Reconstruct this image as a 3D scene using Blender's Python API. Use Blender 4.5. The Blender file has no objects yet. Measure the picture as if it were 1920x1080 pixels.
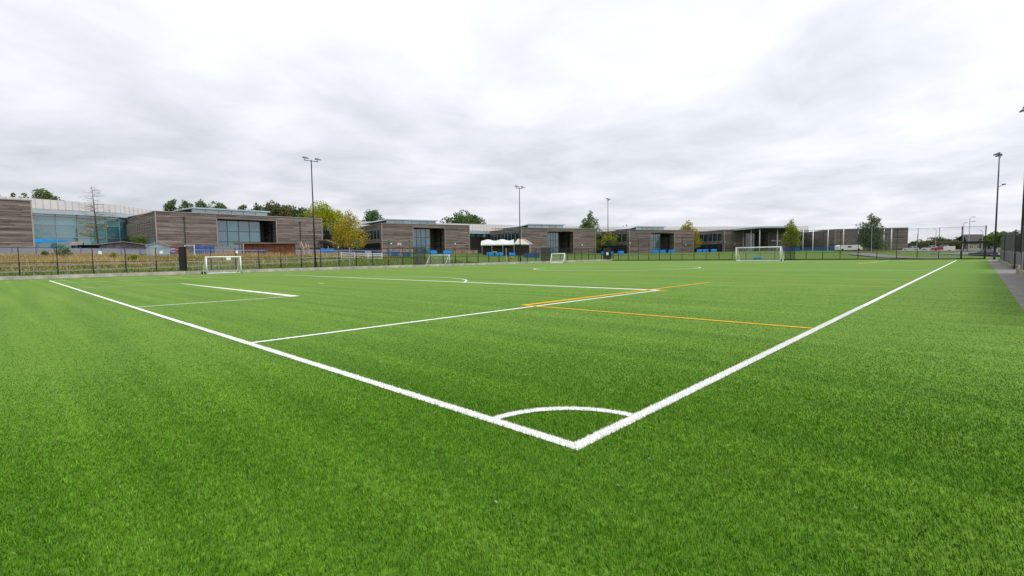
import bpy, math, random
import numpy as np
from mathutils import Vector, Matrix

random.seed(7)
SC = bpy.context.scene
COL = SC.collection
R = math.radians

# ---------------------------------------------------------------- camera, sky, sun, exposure
cam_data = bpy.data.cameras.new("camera")
cam = bpy.data.objects.new("camera", cam_data)
COL.objects.link(cam)
YAW, PITCH, ROLL = 0.7601, -0.0659, -0.0143
fw = Vector((math.cos(YAW) * math.cos(PITCH), math.sin(YAW) * math.cos(PITCH), math.sin(PITCH)))
rt = Vector((math.sin(YAW), -math.cos(YAW), 0))
up = rt.cross(fw)
r2 = rt * math.cos(ROLL) + up * math.sin(ROLL)
u2 = up * math.cos(ROLL) - rt * math.sin(ROLL)
cam.matrix_world = Matrix(((r2.x, u2.x, -fw.x, -3.2382), (r2.y, u2.y, -fw.y, -2.3721),
                           (r2.z, u2.z, -fw.z, 1.5917), (0, 0, 0, 1)))
cam_data.sensor_width = 36
cam_data.lens = 921.66 * 36 / 1920
cam_data.clip_end = 5000
cam_data.clip_start = 0.05
SC.camera = cam

SUN_AZ, SUN_EL = -48.0, 50.0      # degrees, azimuth counter-clockwise from +X
sun_dir = Vector((math.cos(R(SUN_AZ)) * math.cos(R(SUN_EL)), math.sin(R(SUN_AZ)) * math.cos(R(SUN_EL)), math.sin(R(SUN_EL))))
sun_data = bpy.data.lights.new("sun", 'SUN')
sun_data.energy = 1.8
sun_data.angle = R(14)
sun_data.color = (1, 0.97, 0.92)
sun = bpy.data.objects.new("sun", sun_data)
COL.objects.link(sun)
sun.rotation_euler = (-sun_dir).to_track_quat('-Z', 'Y').to_euler()

world = bpy.data.worlds.new("World")
SC.world = world
world.use_nodes = True
wt = world.node_tree
for n in list(wt.nodes):
    wt.nodes.remove(n)


def N(t, kind, **kw):
    n = t.nodes.new(kind)
    for k, v in kw.items():
        if k == 'ins':
            for i, val in v.items():
                s = n.inputs[i]
                if hasattr(val, 'is_linked') or isinstance(val, bpy.types.NodeSocket):
                    t.links.new(val, s)
                else:
                    s.default_value = val
        else:
            setattr(n, k, v)
    return n


def M_(t, op, a, b=None, c=None, clamp=False):
    n = t.nodes.new('ShaderNodeMath')
    n.operation = op
    n.use_clamp = clamp
    for i, v in enumerate((a, b, c)):
        if v is None:
            continue
        if isinstance(v, bpy.types.NodeSocket):
            t.links.new(v, n.inputs[i])
        else:
            n.inputs[i].default_value = v
    return n.outputs[0]


def mixc(t, fac, a, b, blend='MIX'):
    n = t.nodes.new('ShaderNodeMix')
    n.data_type = 'RGBA'
    n.blend_type = blend
    for sock, v in ((n.inputs[0], fac), (n.inputs[6], a), (n.inputs[7], b)):
        if isinstance(v, bpy.types.NodeSocket):
            t.links.new(v, sock)
        elif sock.type == 'RGBA':
            sock.default_value = (v[0], v[1], v[2], 1)
        else:
            sock.default_value = v
    return n.outputs[2]


def ramp(t, fac, pts):
    n = t.nodes.new('ShaderNodeValToRGB')
    t.links.new(fac, n.inputs[0])
    e = n.color_ramp.elements
    while len(e) < len(pts):
        e.new(0.5)
    for el, (p, c) in zip(e, pts):
        el.position = p
        el.color = (c, c, c, 1) if isinstance(c, (int, float)) else (c[0], c[1], c[2], 1)
    return n.outputs[0]


tc = N(wt, 'ShaderNodeTexCoord')
sep = N(wt, 'ShaderNodeSeparateXYZ', ins={0: tc.outputs['Generated']})
zz = M_(wt, 'MAXIMUM', sep.outputs[2], 0.0)
den = M_(wt, 'ADD', zz, 0.13)
px_ = M_(wt, 'DIVIDE', sep.outputs[0], den)
py_ = M_(wt, 'DIVIDE', sep.outputs[1], den)
cv = N(wt, 'ShaderNodeCombineXYZ', ins={0: px_, 1: py_, 2: 0.35})
warp = N(wt, 'ShaderNodeTexNoise', ins={'Vector': cv.outputs[0], 'Scale': 0.8, 'Detail': 3.0})
wv = N(wt, 'ShaderNodeVectorMath', operation='MULTIPLY_ADD', ins={0: warp.outputs['Color'], 1: (0.7, 0.7, 0), 2: cv.outputs[0]})
cl1 = N(wt, 'ShaderNodeTexNoise', ins={'Vector': wv.outputs[0], 'Scale': 1.7, 'Detail': 8.0, 'Roughness': 0.54})
cl2 = N(wt, 'ShaderNodeTexNoise', ins={'Vector': wv.outputs[0], 'Scale': 0.5, 'Detail': 3.0})
dens = M_(wt, 'ADD', M_(wt, 'MULTIPLY', cl1.outputs[0], 0.62), M_(wt, 'MULTIPLY', cl2.outputs[0], 0.38))
shade = ramp(wt, dens, [(0.36, 0.0), (0.49, 0.5), (0.61, 1.0)])
dark = mixc(wt, zz, (0.60, 0.625, 0.695), (1.14, 1.17, 1.23))
light = mixc(wt, zz, (0.88, 0.90, 0.955), (1.48, 1.50, 1.54))
cloud = mixc(wt, shade, dark, light)
sd = N(wt, 'ShaderNodeVectorMath', operation='DOT_PRODUCT', ins={0: tc.outputs['Generated'], 1: tuple(sun_dir)})
glow = M_(wt, 'MULTIPLY_ADD', M_(wt, 'MAXIMUM', sd.outputs['Value'], -0.2), 0.20, 0.98)
cloud = mixc(wt, 1.0, cloud, N(wt, 'ShaderNodeCombineColor', ins={0: glow, 1: glow, 2: glow}).outputs[0], 'MULTIPLY')
cloud10 = mixc(wt, 1.0, cloud, (10, 10, 10), 'MULTIPLY')
sky = N(wt, 'ShaderNodeTexSky', sky_type='NISHITA', sun_disc=False, sun_elevation=R(SUN_EL), sun_rotation=R(90 - SUN_AZ))
cover = mixc(wt, 0.95, sky.outputs[0], cloud10)
bg = N(wt, 'ShaderNodeBackground', ins={'Color': cover, 'Strength': 0.1})
wo = N(wt, 'ShaderNodeOutputWorld')
wt.links.new(bg.outputs[0], wo.inputs[0])

SC.view_settings.view_transform = 'Standard'
SC.view_settings.look = 'None'
SC.view_settings.exposure = 0.0
SC.view_settings.gamma = 1
SC.view_settings.use_curve_mapping = False
SC.cycles.max_bounces = 6
SC.cycles.transparent_max_bounces = 12


# ---------------------------------------------------------------- helpers
class MB:
    """collects polygons; build() links them as one mesh object"""

    def __init__(s):
        s.v, s.f, s.t = [], [], []

    def poly(s, pts, tone=0.5):
        i = len(s.v)
        s.v.extend([tuple(p) for p in pts])
        s.f.append(tuple(range(i, i + len(pts))))
        s.t.append(tone)

    def hull(s, b, t, tone=0.5, caps=True):
        """prism between two rings of equal length"""
        i, n = len(s.v), len(b)
        s.v.extend([tuple(p) for p in b] + [tuple(p) for p in t])
        fs = [(i + k, i + (k + 1) % n, i + n + (k + 1) % n, i + n + k) for k in range(n)]
        if caps:
            fs += [tuple(i + k for k in reversed(range(n))), tuple(i + n + k for k in range(n))]
        s.f.extend(fs)
        s.t.extend([tone] * len(fs))

    def box(s, x0, x1, y0, y1, z0, z1, tone=0.5):
        s.hull([(x0, y0, z0), (x1, y0, z0), (x1, y1, z0), (x0, y1, z0)],
               [(x0, y0, z1), (x1, y0, z1), (x1, y1, z1), (x0, y1, z1)], tone)

    def bar(s, p, q, w, h=None, tone=0.5, upv=(0, 0, 1)):
        """rectangular bar from p to q"""
        h = h or w
        p, q = Vector(p), Vector(q)
        d = (q - p).normalized()
        u = Vector(upv)
        if abs(d.dot(u)) > 0.98:
            u = Vector((1, 0, 0))
        a = d.cross(u).normalized() * w / 2
        b = a.cross(d).normalized() * h / 2
        s.hull([p - a - b, p + a - b, p + a + b, p - a + b], [q - a - b, q + a - b, q + a + b, q - a + b], tone)

    def tube(s, p, q, r0, r1=None, n=8, tone=0.5, caps=True):
        r1 = r0 if r1 is None else r1
        p, q = Vector(p), Vector(q)
        d = (q - p).normalized()
        u = Vector((0, 0, 1)) if abs(d.z) < 0.95 else Vector((1, 0, 0))
        a = d.cross(u).normalized()
        b = a.cross(d)
        ring = [(math.cos(2 * math.pi * k / n), math.sin(2 * math.pi * k / n)) for k in range(n)]
        s.hull([p + a * r0 * c + b * r0 * e for c, e in ring], [q + a * r1 * c + b * r1 * e for c, e in ring], tone, caps)

    def path(s, pts, r, n=6, tone=0.5):
        for i in range(len(pts) - 1):
            s.tube(pts[i], pts[i + 1], r[i], r[i + 1], n, tone)

    def lathe(s, prof, n=14, tone=0.5, c=(0, 0)):
        i = len(s.v)
        for r, z in prof:
            for k in range(n):
                s.v.append((c[0] + r * math.cos(2 * math.pi * k / n), c[1] + r * math.sin(2 * math.pi * k / n), z))
        for j in range(len(prof) - 1):
            for k in range(n):
                s.f.append((i + j * n + k, i + j * n + (k + 1) % n, i + (j + 1) * n + (k + 1) % n, i + (j + 1) * n + k))
                s.t.append(tone)

    def mesh(s, name):
        me = bpy.data.meshes.new(name)
        me.from_pydata(s.v, [], s.f)
        at = me.attributes.new('tone', 'FLOAT', 'FACE')
        at.data.foreach_set('value', s.t)
        me.update()
        return me

    def build(s, name, mat, parent=None, smooth=False, kind=None, label=None):
        me = s.mesh(name)
        me.materials.append(mat)
        if smooth:
            for p in me.polygons:
                p.use_smooth = True
        return link(name, me, parent, kind, label)


def link(name, me, parent=None, kind=None, label=None, loc=None, rz=None):
    o = bpy.data.objects.new(name, me)
    COL.objects.link(o)
    if parent:
        o.parent = parent
    if kind:
        o['kind'] = kind
    if label:
        o['label'] = label
    if loc:
        o.location = loc
    if rz is not None:
        o.rotation_euler = (0, 0, rz)
    return o


def tag(o, label, cat, group=None):
    o['label'] = label
    o['category'] = cat
    if group:
        o['group'] = group
    return o


def thing(name, label, cat, loc=(0, 0, 0), rz=0.0, group=None):
    o = bpy.data.objects.new(name, None)
    o.empty_display_size = 0.3
    COL.objects.link(o)
    o.location = loc
    o.rotation_euler = (0, 0, rz)
    return tag(o, label, cat, group)


CHILD = {}


def kids(o):
    return [c for c in bpy.data.objects if c.parent == o]


def dup(o, loc, rz, label):
    def rec(src, par):
        c = src.copy()
        COL.objects.link(c)
        c.parent = par
        for k in CHILD[src.name] if src.name in CHILD else kids(src):
            rec(k, c)
        return c
    c = rec(o, None)
    c.location = loc
    c.rotation_euler = (0, 0, rz)
    c['label'] = label
    return c


# ---------------------------------------------------------------- materials
def mat(name, base, rough=0.6, spec=0.4, metallic=0.0, var=0.0, scale=3.0, tone=0.0, bump=0.0, bscale=40.0, stretch=(1, 1, 1),
        base2=None, trans=0.0, ior=None, coat=0.0):
    m = bpy.data.materials.new(name)
    m.use_nodes = True
    t = m.node_tree
    b = t.nodes['Principled BSDF']
    b.inputs['Roughness'].default_value = rough
    b.inputs['Specular IOR Level'].default_value = spec
    b.inputs['Metallic'].default_value = metallic
    b.inputs['Coat Weight'].default_value = coat
    if ior:
        b.inputs['IOR'].default_value = ior
    col = None
    tcn = N(t, 'ShaderNodeTexCoord')
    mp = N(t, 'ShaderNodeMapping', ins={0: tcn.outputs['Object'], 3: stretch})
    if var > 0 or base2:
        nz = N(t, 'ShaderNodeTexNoise', ins={'Vector': mp.outputs[0], 'Scale': scale, 'Detail': 5.0, 'Roughness': 0.6})
        f = ramp(t, nz.outputs[0], [(0.32, 0.0), (0.68, 1.0)])
        lo = [c * (1 - var) for c in base]
        hi = base2 or [min(1, c * (1 + var)) for c in base]
        col = mixc(t, f, lo, hi)
    if tone > 0:
        a = N(t, 'ShaderNodeAttribute', attribute_name='tone')
        k = M_(t, 'MULTIPLY_ADD', a.outputs['Fac'], 2 * tone, 1 - tone)
        kc = N(t, 'ShaderNodeCombineColor', ins={0: k, 1: k, 2: k}).outputs[0]
        col = mixc(t, 1.0, col if col else base, kc, 'MULTIPLY')
    if col:
        t.links.new(col, b.inputs['Base Color'])
    else:
        b.inputs['Base Color'].default_value = (*base, 1)
    if bump > 0:
        bn = N(t, 'ShaderNodeTexNoise', ins={'Vector': mp.outputs[0], 'Scale': bscale, 'Detail': 4.0})
        bp = N(t, 'ShaderNodeBump', ins={'Height': bn.outputs[0], 'Strength': bump})
        t.links.new(bp.outputs[0], b.inputs['Normal'])
    return m


def glassmat(name, base, rough, spec, ior):
    m = mat(name, base, rough, spec, ior=ior)
    t = m.node_tree
    oi = N(t, 'ShaderNodeObjectInfo')
    k = M_(t, 'MULTIPLY_ADD', oi.outputs['Random'], 0.75, 0.62)
    t.links.new(mixc(t, 1.0, base, N(t, 'ShaderNodeCombineColor', ins={0: k, 1: k, 2: k}).outputs[0], 'MULTIPLY'), t.nodes['Principled BSDF'].inputs['Base Color'])
    tcn = N(t, 'ShaderNodeTexCoord')
    nz = N(t, 'ShaderNodeTexNoise', ins={'Vector': tcn.outputs['Object'], 'Scale': 0.7, 'Detail': 2.0})
    bp = N(t, 'ShaderNodeBump', ins={'Height': nz.outputs[0], 'Strength': 0.06, 'Distance': 0.3})
    t.links.new(bp.outputs[0], t.nodes['Principled BSDF'].inputs['Normal'])
    return m


def leaf_mat(name, c0, c1, trans=0.35):
    """leaf colour runs from c0 to c1 over each leaf's own random tone"""
    m = bpy.data.materials.new(name)
    m.use_nodes = True
    t = m.node_tree
    b = t.nodes['Principled BSDF']
    a = N(t, 'ShaderNodeAttribute', attribute_name='tone')
    col = mixc(t, a.outputs['Fac'], c0, c1)
    t.links.new(col, b.inputs['Base Color'])
    b.inputs['Roughness'].default_value = 0.55
    b.inputs['Specular IOR Level'].default_value = 0.3
    tr = N(t, 'ShaderNodeBsdfTranslucent')
    t.links.new(col, tr.inputs[0])
    mx = N(t, 'ShaderNodeMixShader', ins={0: trans})
    t.links.new(b.outputs[0], mx.inputs[1])
    t.links.new(tr.outputs[0], mx.inputs[2])
    t.links.new(mx.outputs[0], t.nodes['Material Output'].inputs[0])
    return m


def turf_mat(name, lo, hi, tonevar, rough, spec):
    """synthetic turf: brushed lanes and blotches set by place on the pitch"""
    m = bpy.data.materials.new(name)
    m.use_nodes = True
    t = m.node_tree
    b = t.nodes['Principled BSDF']
    g = N(t, 'ShaderNodeNewGeometry')
    m1 = N(t, 'ShaderNodeMapping', ins={0: g.outputs['Position'], 3: (1.0, 0.035, 0.0)})
    n1 = N(t, 'ShaderNodeTexNoise', ins={'Vector': m1.outputs[0], 'Scale': 1.7, 'Detail': 3.0})
    m2 = N(t, 'ShaderNodeMapping', ins={0: g.outputs['Position'], 3: (0.5, 0.8, 0.0)})
    n2 = N(t, 'ShaderNodeTexNoise', ins={'Vector': m2.outputs[0], 'Scale': 0.9, 'Detail': 5.0, 'Roughness': 0.6})
    n3 = N(t, 'ShaderNodeTexNoise', ins={'Vector': g.outputs['Position'], 'Scale': 14.0, 'Detail': 5.0, 'Roughness': 0.7})
    lane = ramp(t, n1.outputs[0], [(0.28, 0.0), (0.72, 1.0)])
    s = M_(t, 'ADD', M_(t, 'MULTIPLY', lane, 0.27), M_(t, 'ADD', M_(t, 'MULTIPLY', n2.outputs[0], 0.20), M_(t, 'MULTIPLY', n3.outputs[0], 0.53)))
    f = ramp(t, s, [(0.32, 0.0), (0.68, 1.0)])
    col = mixc(t, f, lo, hi)
    if tonevar > 0:
        a = N(t, 'ShaderNodeAttribute', attribute_name='tone')
        k = M_(t, 'MULTIPLY_ADD', a.outputs['Fac'], 2 * tonevar, 1 - tonevar)
        col = mixc(t, 1.0, col, N(t, 'ShaderNodeCombineColor', ins={0: k, 1: k, 2: M_(t, 'MULTIPLY', k, k)}).outputs[0], 'MULTIPLY')
    else:
        nb = N(t, 'ShaderNodeTexNoise', ins={'Vector': g.outputs['Position'], 'Scale': 70.0, 'Detail': 3.0, 'Roughness': 0.7})
        nm_ = N(t, 'ShaderNodeTexNoise', ins={'Vector': g.outputs['Position'], 'Scale': 7.0, 'Detail': 6.0, 'Roughness': 0.75})
        k = M_(t, 'MULTIPLY_ADD', nb.outputs[0], 0.8, M_(t, 'MULTIPLY_ADD', nm_.outputs[0], 1.2, -0.03))
        col = mixc(t, 1.0, col, N(t, 'ShaderNodeCombineColor', ins={0: k, 1: k, 2: k}).outputs[0], 'MULTIPLY')
        bp = N(t, 'ShaderNodeBump', ins={'Height': nb.outputs[0], 'Strength': 0.5, 'Distance': 0.02})
        t.links.new(bp.outputs[0], b.inputs['Normal'])
        b.inputs['Sheen Weight'].default_value = 0.09
        b.inputs['Sheen Roughness'].default_value = 0.4
        b.inputs['Sheen Tint'].default_value = (0.85, 1.0, 0.45, 1)
    t.links.new(col, b.inputs['Base Color'])
    b.inputs['Roughness'].default_value = rough
    b.inputs['Specular IOR Level'].default_value = spec
    return m


MAT = dict(
    turf=turf_mat('turf sheet', (0.056, 0.148, 0.006), (0.138, 0.256, 0.022), 0.0, 0.85, 0.16),
    blade=turf_mat('turf fibre', (0.040, 0.138, 0.001), (0.102, 0.240, 0.006), 0.72, 0.55, 0.09),
    white_turf=mat('white turf line', (0.80, 0.80, 0.78), 0.8, 0.2, var=0.06, scale=30),
    faded_turf=mat('worn white turf line', (0.70, 0.72, 0.62), 0.8, 0.2, var=0.15, scale=3),
    yellow_turf=mat('yellow turf line', (0.66, 0.37, 0.010), 0.8, 0.2, var=0.14, scale=5),
    white_blade=mat('white turf fibre', (0.80, 0.80, 0.78), 0.7, 0.2, tone=0.12),
    tarmac=mat('tarmac', (0.19, 0.178, 0.170), 0.9, 0.2, var=0.22, scale=2.5, bump=0.3, bscale=60),
    road=mat('road asphalt', (0.16, 0.15, 0.15), 0.9, 0.2, var=0.15, scale=0.6),
    concrete=mat('concrete', (0.41, 0.365, 0.335), 0.9, 0.2, var=0.3, scale=1.2, tone=0.18, bump=0.2),
    mossy=mat('weathered concrete', (0.24, 0.235, 0.17), 0.9, 0.2, var=0.35, scale=1.6, tone=0.1, bump=0.25),
    board_brown=mat('brown edging board', (0.085, 0.062, 0.045), 0.85, 0.2, var=0.35, scale=1.5, tone=0.2),
    fence=mat('dark green coated steel', (0.010, 0.014, 0.014), 0.45, 0.4),
    fence_grey=mat('grey coated board', (0.21, 0.212, 0.225), 0.6, 0.35, var=0.08, scale=0.8, tone=0.08),
    pole=mat('anthracite steel', (0.030, 0.034, 0.042), 0.45, 0.45, var=0.1, scale=1),
    lamp_body=mat('grey lamp casing', (0.10, 0.10, 0.10), 0.5, 0.4),
    lamp_glass=mat('lamp glass', (0.45, 0.46, 0.47), 0.15, 0.6),
    galv=mat('galvanised steel', (0.42, 0.43, 0.44), 0.5, 0.5, var=0.1, scale=2),
    white=mat('white paint', (0.80, 0.80, 0.80), 0.4, 0.4, var=0.04, scale=2),
    white_soft=mat('white membrane', (0.58, 0.58, 0.565), 0.6, 0.3, var=0.05, scale=0.6),
    cream=mat('cream membrane', (0.46, 0.47, 0.35), 0.7, 0.3, var=0.06, scale=0.8),
    net=mat('white net cord', (0.72, 0.72, 0.72), 0.8, 0.2),
    rubber=mat('black rubber', (0.015, 0.015, 0.015), 0.8, 0.2),
    timber=mat('weathered cladding boards', (0.188, 0.153, 0.136), 0.85, 0.2, var=0.30, scale=1.4, tone=0.50, stretch=(0.25, 0.25, 4.0)),
    backing=mat('black membrane behind cladding', (0.03, 0.026, 0.024), 0.9, 0.1),
    trim=mat('beige corner trim', (0.33, 0.29, 0.265), 0.6, 0.4),
    parapet=mat('zinc capping', (0.27, 0.255, 0.245), 0.5, 0.5, var=0.1, scale=0.4),
    roof=mat('pale metal roof', (0.32, 0.305, 0.285), 0.5, 0.45, var=0.07, scale=0.25),
    gutter=mat('pale blue fascia', (0.36, 0.43, 0.48), 0.45, 0.5, var=0.05, scale=0.3),
    dark_frame=mat('dark window frame', (0.035, 0.045, 0.055), 0.5, 0.4),
    light_frame=mat('silver window frame', (0.24, 0.31, 0.35), 0.45, 0.5),
    louvre=mat('pale timber louvre', (0.36, 0.34, 0.31), 0.7, 0.3),
    glass=glassmat('teal glazing', (0.018, 0.110, 0.145), 0.05, 0.9, 1.8),
    glass_pale=glassmat('pale teal glazing', (0.050, 0.190, 0.220), 0.06, 0.9, 1.9),
    glass_roof=glassmat('lantern glazing', (0.26, 0.43, 0.50), 0.1, 0.9, 2.0),
    glass_dark=glassmat('dark glazing', (0.020, 0.030, 0.033), 0.06, 0.8, 1.7),
    blue=mat('bright blue paint', (0.005, 0.30, 0.78), 0.5, 0.4, var=0.1, scale=1.5),
    blue_dark=mat('mid blue board', (0.025, 0.10, 0.33), 0.55, 0.4, var=0.2, scale=1.2, tone=0.2),
    blue_rail=mat('violet blue railing', (0.10, 0.13, 0.36), 0.5, 0.4),
    pale_rail=mat('pale blue-grey rail', (0.48, 0.50, 0.60), 0.6, 0.4),
    rail_wood=mat('silvered rail timber', (0.33, 0.30, 0.275), 0.85, 0.2, var=0.2, scale=1.2, stretch=(4, 0.4, 4)),
    dark_wood=mat('dark stained wood', (0.05, 0.04, 0.035), 0.8, 0.2, var=0.25, scale=2, tone=0.25),
    shed_grey=mat('grey shed boards', (0.15, 0.13, 0.125), 0.85, 0.2, var=0.2, scale=1.2, tone=0.25),
    shed_roof=mat('felt shed roof', (0.24, 0.21, 0.19), 0.9, 0.2, var=0.15, scale=1.0),
    terracotta=mat('red stained boards', (0.235, 0.085, 0.050), 0.8, 0.2, var=0.18, scale=1.2, tone=0.18, stretch=(0.3, 0.3, 4)),
    pale_metal=mat('pale blue metal sheet', (0.38, 0.47, 0.56), 0.4, 0.5, var=0.1, scale=0.8),
    peeled=mat('peeled pale timber', (0.55, 0.46, 0.33), 0.8, 0.2, var=0.2, scale=3),
    red=mat('red paint', (0.42, 0.018, 0.022), 0.35, 0.5, coat=0.5),
    orange=mat('orange paint', (0.55, 0.20, 0.03), 0.5, 0.4),
    pink=mat('pink plastic', (0.55, 0.10, 0.20), 0.5, 0.4),
    yellow=mat('yellow plastic', (0.65, 0.42, 0.02), 0.5, 0.4),
    green_paint=mat('green paint', (0.015, 0.16, 0.11), 0.5, 0.4),
    bag_blue=mat('turquoise fabric', (0.02, 0.20, 0.30), 0.8, 0.2, var=0.25, scale=4),
    car_white=mat('white car paint', (0.72, 0.72, 0.72), 0.3, 0.5, coat=0.6),
    car_silver=mat('silver car paint', (0.38, 0.38, 0.42), 0.3, 0.5, metallic=0.4, coat=0.6),
    car_dark=mat('dark blue-grey car paint', (0.035, 0.045, 0.075), 0.3, 0.5, coat=0.6),
    brick_pale=mat('pale rendered wall', (0.45, 0.37, 0.26), 0.9, 0.2, var=0.1, scale=1.0),
    brick_warm=mat('buff brick', (0.42, 0.27, 0.19), 0.9, 0.2, var=0.25, scale=0.8, tone=0.35),
    tile=mat('brown roof tiles', (0.075, 0.06, 0.055), 0.85, 0.25, var=0.25, scale=2.0),
    bark=mat('grey-brown bark', (0.085, 0.066, 0.052), 0.95, 0.1, var=0.3, scale=3, stretch=(2, 2, 0.5)),
    bark_pale=mat('pale bark', (0.33, 0.29, 0.235), 0.95, 0.1, var=0.25, scale=3),
    leaf_dark=leaf_mat('dark green leaf', (0.045, 0.092, 0.022), (0.160, 0.245, 0.070)),
    leaf_mid=leaf_mat('mid green leaf', (0.045, 0.105, 0.014), (0.175, 0.270, 0.045)),
    leaf_lime=leaf_mat('yellow green leaf', (0.085, 0.165, 0.006), (0.50, 0.50, 0.016)),
    leaf_gold=leaf_mat('golden leaf', (0.20, 0.18, 0.010), (0.62, 0.47, 0.020)),
    leaf_grey=leaf_mat('grey green leaf', (0.050, 0.090, 0.036), (0.165, 0.225, 0.095)),
    leaf_brown=leaf_mat('brown green leaf', (0.060, 0.080, 0.024), (0.20, 0.19, 0.065)),
    dry=leaf_mat('dry grass blade', (0.24, 0.20, 0.060), (0.60, 0.46, 0.210), 0.3),
    field_blade=leaf_mat('meadow grass blade', (0.080, 0.130, 0.016), (0.24, 0.29, 0.055), 0.3),
)

# ---------------------------------------------------------------- ground outside the pitch
TX0, TX1, TY0, TY1 = -14.0, 99.9, -3.25, 62.0      # turf sheet
ZB = [(0, 116, 3.95, 52), (38, 122, 3.78, 56), (80, 110, 2.45, 46), (123, 96, 2.0, 40), (161, 80, 1.78, 52), (198, 58, 1.95, 70),
      (218, 26, 1.5, 90), (150, 8, 1.25, 38), (190, -20, 1.3, 70), (120, -30, 0.6, 60), (100, -60, 0.3, 60), (-60, 100, 3.9, 52),
      (130, 0, 0.55, 30), (126, -6.5, 0.02, 30)]


def ground(x, y):
    dx, dy = max(0.0, x - 101.0, -16 - x), max(0.0, y - 63.2, -8 - y)
    r = math.hypot(dx, dy)
    if r == 0:
        return 0.0
    w = zb = rl = 0.0
    for a, b, z, q in ZB:
        k = 1.0 / ((x - a) ** 2 + (y - b) ** 2 + 30) ** 2
        w += k
        zb += k * z
        rl += k * q
    t = min(1.0, r / (rl / w))
    return zb / w * (t ** 0.95)


def G(x, y, dz=0.0):
    return (x, y, ground(x, y) + dz)


m = bpy.data.materials.new('field grass')
m.use_nodes = True
t = m.node_tree
b = t.nodes['Principled BSDF']
g = N(t, 'ShaderNodeNewGeometry')
sp = N(t, 'ShaderNodeSeparateXYZ', ins={0: g.outputs['Position']})
n1 = N(t, 'ShaderNodeTexNoise', ins={'Vector': g.outputs['Position'], 'Scale': 0.16, 'Detail': 6.0, 'Roughness': 0.65})
n2 = N(t, 'ShaderNodeTexNoise', ins={'Vector': g.outputs['Position'], 'Scale': 1.6, 'Detail': 5.0, 'Roughness': 0.7})
# unmown dry meadow on the bank towards the school's west end, mown green elsewhere
dry = M_(t, 'MULTIPLY', M_(t, 'SUBTRACT', 50.0, sp.outputs[0]), 0.03, clamp=True)
dry = M_(t, 'MULTIPLY', dry, M_(t, 'MULTIPLY_ADD', sp.outputs[1], 0.09, -6.1, clamp=True), clamp=True)
dry = M_(t, 'MULTIPLY_ADD', n1.outputs[0], 0.9, M_(t, 'SUBTRACT', dry, 0.62))
dry = ramp(t, dry, [(0.0, 0.0), (0.45, 1.0)])
gr = mixc(t, n2.outputs[0], (0.045, 0.098, 0.010), (0.115, 0.185, 0.024))
tn = mixc(t, n2.outputs[0], (0.14, 0.125, 0.035), (0.36, 0.28, 0.11))
t.links.new(mixc(t, dry, gr, tn), b.inputs['Base Color'])
b.inputs['Roughness'].default_value = 0.9
b.inputs['Specular IOR Level'].default_value = 0.15
bp = N(t, 'ShaderNodeBump', ins={'Height': n2.outputs[0], 'Strength': 0.6, 'Distance': 0.15})
t.links.new(bp.outputs[0], b.inputs['Normal'])
MAT['field'] = m

xs = [-1500, -700, -350, -160, -90] + list(range(-60, 260, 4)) + [262, 280, 320, 420, 700, 1100, 1800]
ys = [-1500, -700, -320, -160, -90, -60] + list(range(-44, 140, 4)) + [142, 160, 200, 260, 400, 700, 1500]
gv = [(x, y, ground(x, y) - 0.03) for y in ys for x in xs]
gf = [(j * len(xs) + i, j * len(xs) + i + 1, (j + 1) * len(xs) + i + 1, (j + 1) * len(xs) + i) for j in range(len(ys) - 1) for i in range(len(xs) - 1)]
me = bpy.data.meshes.new('grass_field')
me.from_pydata(gv, [], gf)
me.materials.append(MAT['field'])
for p in me.polygons:
    p.use_smooth = True
link('grass_field', me, None, 'structure')

# turf sheet and the tarmac path beside it
mb = MB()
mb.box(TX0, TX1, TY0, TY1, -0.02, 0.0)
turf = mb.build('turf', MAT['turf'], None, kind='structure')
mb = MB()
mb.box(TX0, 99.9, -7.2, TY0 - 0.004, -0.025, -0.006)
mb.build('tarmac_path', MAT['tarmac'], None, kind='structure')
mb = MB()      # access road outside the far end
rp = [(104.2, -26), (104.2, -4), (106, 2), (115, 9), (135, 18), (150, 22)]
for i in range(len(rp) - 1):
    (xa, ya), (xb, yb) = rp[i], rp[i + 1]
    d = Vector((xb - xa, yb - ya)).normalized()
    nx, ny = -d.y * 2.2, d.x * 2.2
    mb.poly([G(xa + nx, ya + ny, .06), G(xa - nx, ya - ny, .06), G(xb - nx, yb - ny, .06), G(xb + nx, yb + ny, .06)])
mb.build('access_road', MAT['road'], None, kind='structure')
mb = MB()
pk = [(118, -14), (140, -24), (215, -10), (205, 16), (160, 14), (131, 3)]
ctr = (160, -3)
for i in range(len(pk)):
    a, c = pk[i], pk[(i + 1) % len(pk)]
    for k in range(8):
        f0, f1 = k / 8, (k + 1) / 8
        P = lambda q, f: G(ctr[0] + (q[0] - ctr[0]) * f, ctr[1] + (q[1] - ctr[1]) * f, .07)
        mb.poly([P(a, f0), P(a, f1), P(c, f1), P(c, f0)] if k else [P(a, f1), P(c, f1), P(c, 0)])
mb.build('car_park', MAT['road'], None, kind='structure')

# ---------------------------------------------------------------- pitch markings (parts of the turf)
L_, W_ = 91.0, 55.6
LZ = [0.004]


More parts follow.
